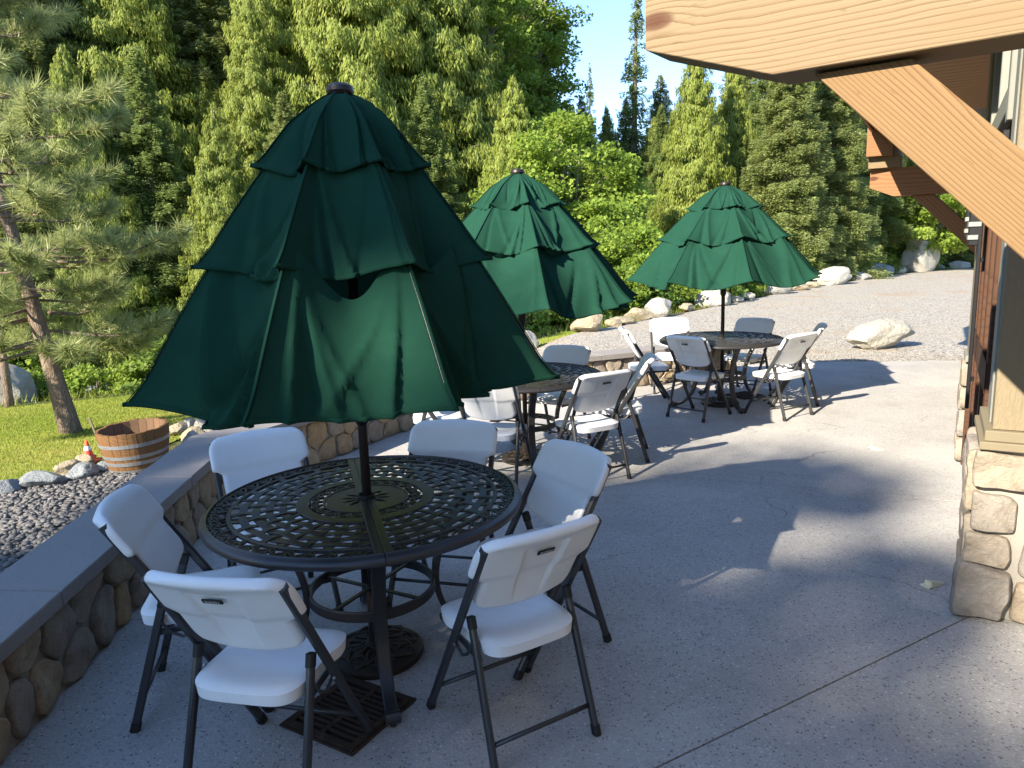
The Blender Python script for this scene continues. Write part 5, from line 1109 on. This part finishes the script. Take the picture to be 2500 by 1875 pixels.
for i in range(9): forest('maple2', r_.uniform(0, 1200), r_.uniform(27, 38), r_.uniform(.8, 1.3), None, 'leafy green understorey tree among the conifers across the stream')
forest('maple', 1375, 27.5, 1.0, 0.3, 'bright green maple rising behind the second umbrella'); forest('maple2', 1500, 24, 1.0, 1.0, 'low bright green maple between the second and third umbrellas'); forest('maple2', 1590, 23.5, .72, 2.0, 'small bright green maple sapling behind the hem of the third umbrella')
forest('maple2', 2240, 43, 1.25, 0.7, 'bright green maple behind the tallest boulder')
r_ = np.random.default_rng(77)
for i in range(42):
    px = r_.uniform(-500, 3000); D = r_.uniform(64, 95)
    if 1330 < px < 1690: continue
    forest(['fir', 'fir2', 'cedar', 'fir'][i % 4], px, D, r_.uniform(.9, 1.2) if px < 1385 else r_.uniform(.85, 1.05))
# shrubs
def bush(kind, x, y, s, label, group): return tree_thing('shrub', *VAR[kind], x, y, s, random.uniform(0, 6.28), label, 'shrub', group)
for i in range(46):      # along the bank, behind lawn and boulders
    t = i / 45; L_ = BANK[2:15]; seg = np.r_[0, np.cumsum(np.hypot(*np.diff(L_, axis=0).T))]; q = t * seg[-1]; x = np.interp(q, seg, L_[:, 0]); y = np.interp(q, seg, L_[:, 1]); k = np.searchsorted(seg, q, 'right') - 1; k = min(k, len(L_) - 2); e = (L_[k + 1] - L_[k]); e /= np.linalg.norm(e); off = r_.uniform(0.7, 1.9); far_s = 1.0 if x > 1.0 else 0.85
    bush(['bush', 'bush2', 'bush'][i % 3], x - e[1] * off, y + e[0] * off, r_.uniform(.75, 1.25) * far_s, 'leafy green shrub on the bank next to the ' + ('pointed tan boulder' if x < 3 else 'rounded white boulder' if x < 4.8 else 'egg-shaped white boulder' if x < 7.5 else 'long cream boulder' if x < 10.8 else 'tilted cream boulder' if x < 15 else 'flat-topped grey boulder' if x < 19 else 'tallest upright boulder') if x > 1 else 'low green shrub on the stream bank below the lawn', 'shrubs along the bank')
for i in range(40):      # second rank, taller
    t = r_.uniform(0, 1); q = t * seg[-1]; x = np.interp(q, seg, L_[:, 0]); y = np.interp(q, seg, L_[:, 1]); k = min(np.searchsorted(seg, q, 'right') - 1, len(L_) - 2); e = (L_[k + 1] - L_[k]); e /= np.linalg.norm(e); off = r_.uniform(2.4, 4.8) if x > 1 else r_.uniform(12.5, 16)
    bush(['bush', 'bush2'][i % 2], x - e[1] * off, y + e[0] * off, r_.uniform(1.3, 2.3), 'tall green shrub crowding the foot of the forest', 'shrubs at the foot of the forest')
# grass blades: mown lawn and the tufts of the bank
def blades(name, n, fn, hgt, w, seed, label):
    r_ = np.random.default_rng(seed); P = fn(r_, n); n = len(P); C = np.c_[P, ground(P[:, 0], P[:, 1]) - 0.012]; D = unit(np.c_[r_.normal(0, .45, (n, 2)), np.ones(n)]); N = unit(r_.normal(size=(n, 3)))
    pat = 0.5 + 0.25 * np.sin(P[:, 0] * 1.1 + 1.3 * np.sin(P[:, 1] * .9)) + 0.2 * np.sin(P[:, 1] * 2.3 + P[:, 0]); me = leaf_mesh(name, C, D, N, hgt * r_.uniform(.5, 1.3, n), np.full(n, w), 'grass_blade', np.clip(pat * .6 + r_.uniform(-.1, .5, n), 0, 1), True); return tag(ob(name, me), label, 'grass', kind='stuff')
def lawn_pts(r_, n):
    x = r_.uniform(-12, 1.4, n); y = r_.uniform(4, 15.5, n); m_ = (in_lawn(x, y) < 0.03) & (x > -1.05 * y); return np.stack([x, y], -1)[m_]
blades('grass', 300000, lawn_pts, .034, .009, 5, 'short mown grass of the sunny lawn')
def bank_pts(r_, n):
    x = r_.uniform(-14, 24, n); y = r_.uniform(8, 42, n); d = sdist(x, y, BANK); m_ = (d > -0.15) & (d < 2.2); return np.stack([x, y], -1)[m_]
blades('bank_grass', 120000, bank_pts, .17, .014, 6, 'long unmown grass along the stream bank')
# tall trees behind the viewer, whose shade dapples the patio
sd = np.array([math.cos(SUN_AZ), math.sin(SUN_AZ)])
VAR['sparse'] = broadleaf(51, 20, 2.8, 7.5, 11.5, 135, 150, .22, 'bush_leaf', cl=.62)
for i, (perp, back, s, kind) in enumerate([(3.0, 30, 1.14, 'cotton'), (2.3, 33, 1.235, 'sparse'), (6.5, 30, 1.11, 'sparse'), (4.9, 31, 1.04, 'sparse'), (0.3, 30, 1.125, 'sparse'), (-1.9, 31, 1.15, 'sparse'), (3.0, 36, 1.37, 'sparse')]):
    p = np.array([-sd[1], sd[0]]) * perp - sd * back
    tree_thing('leafy_tree', *VAR[kind], p[0], p[1], s, i * 1.3, 'tall leafy tree on the far side of the lawn that dapples the patio with shade', 'tree', 'trees shading the patio')
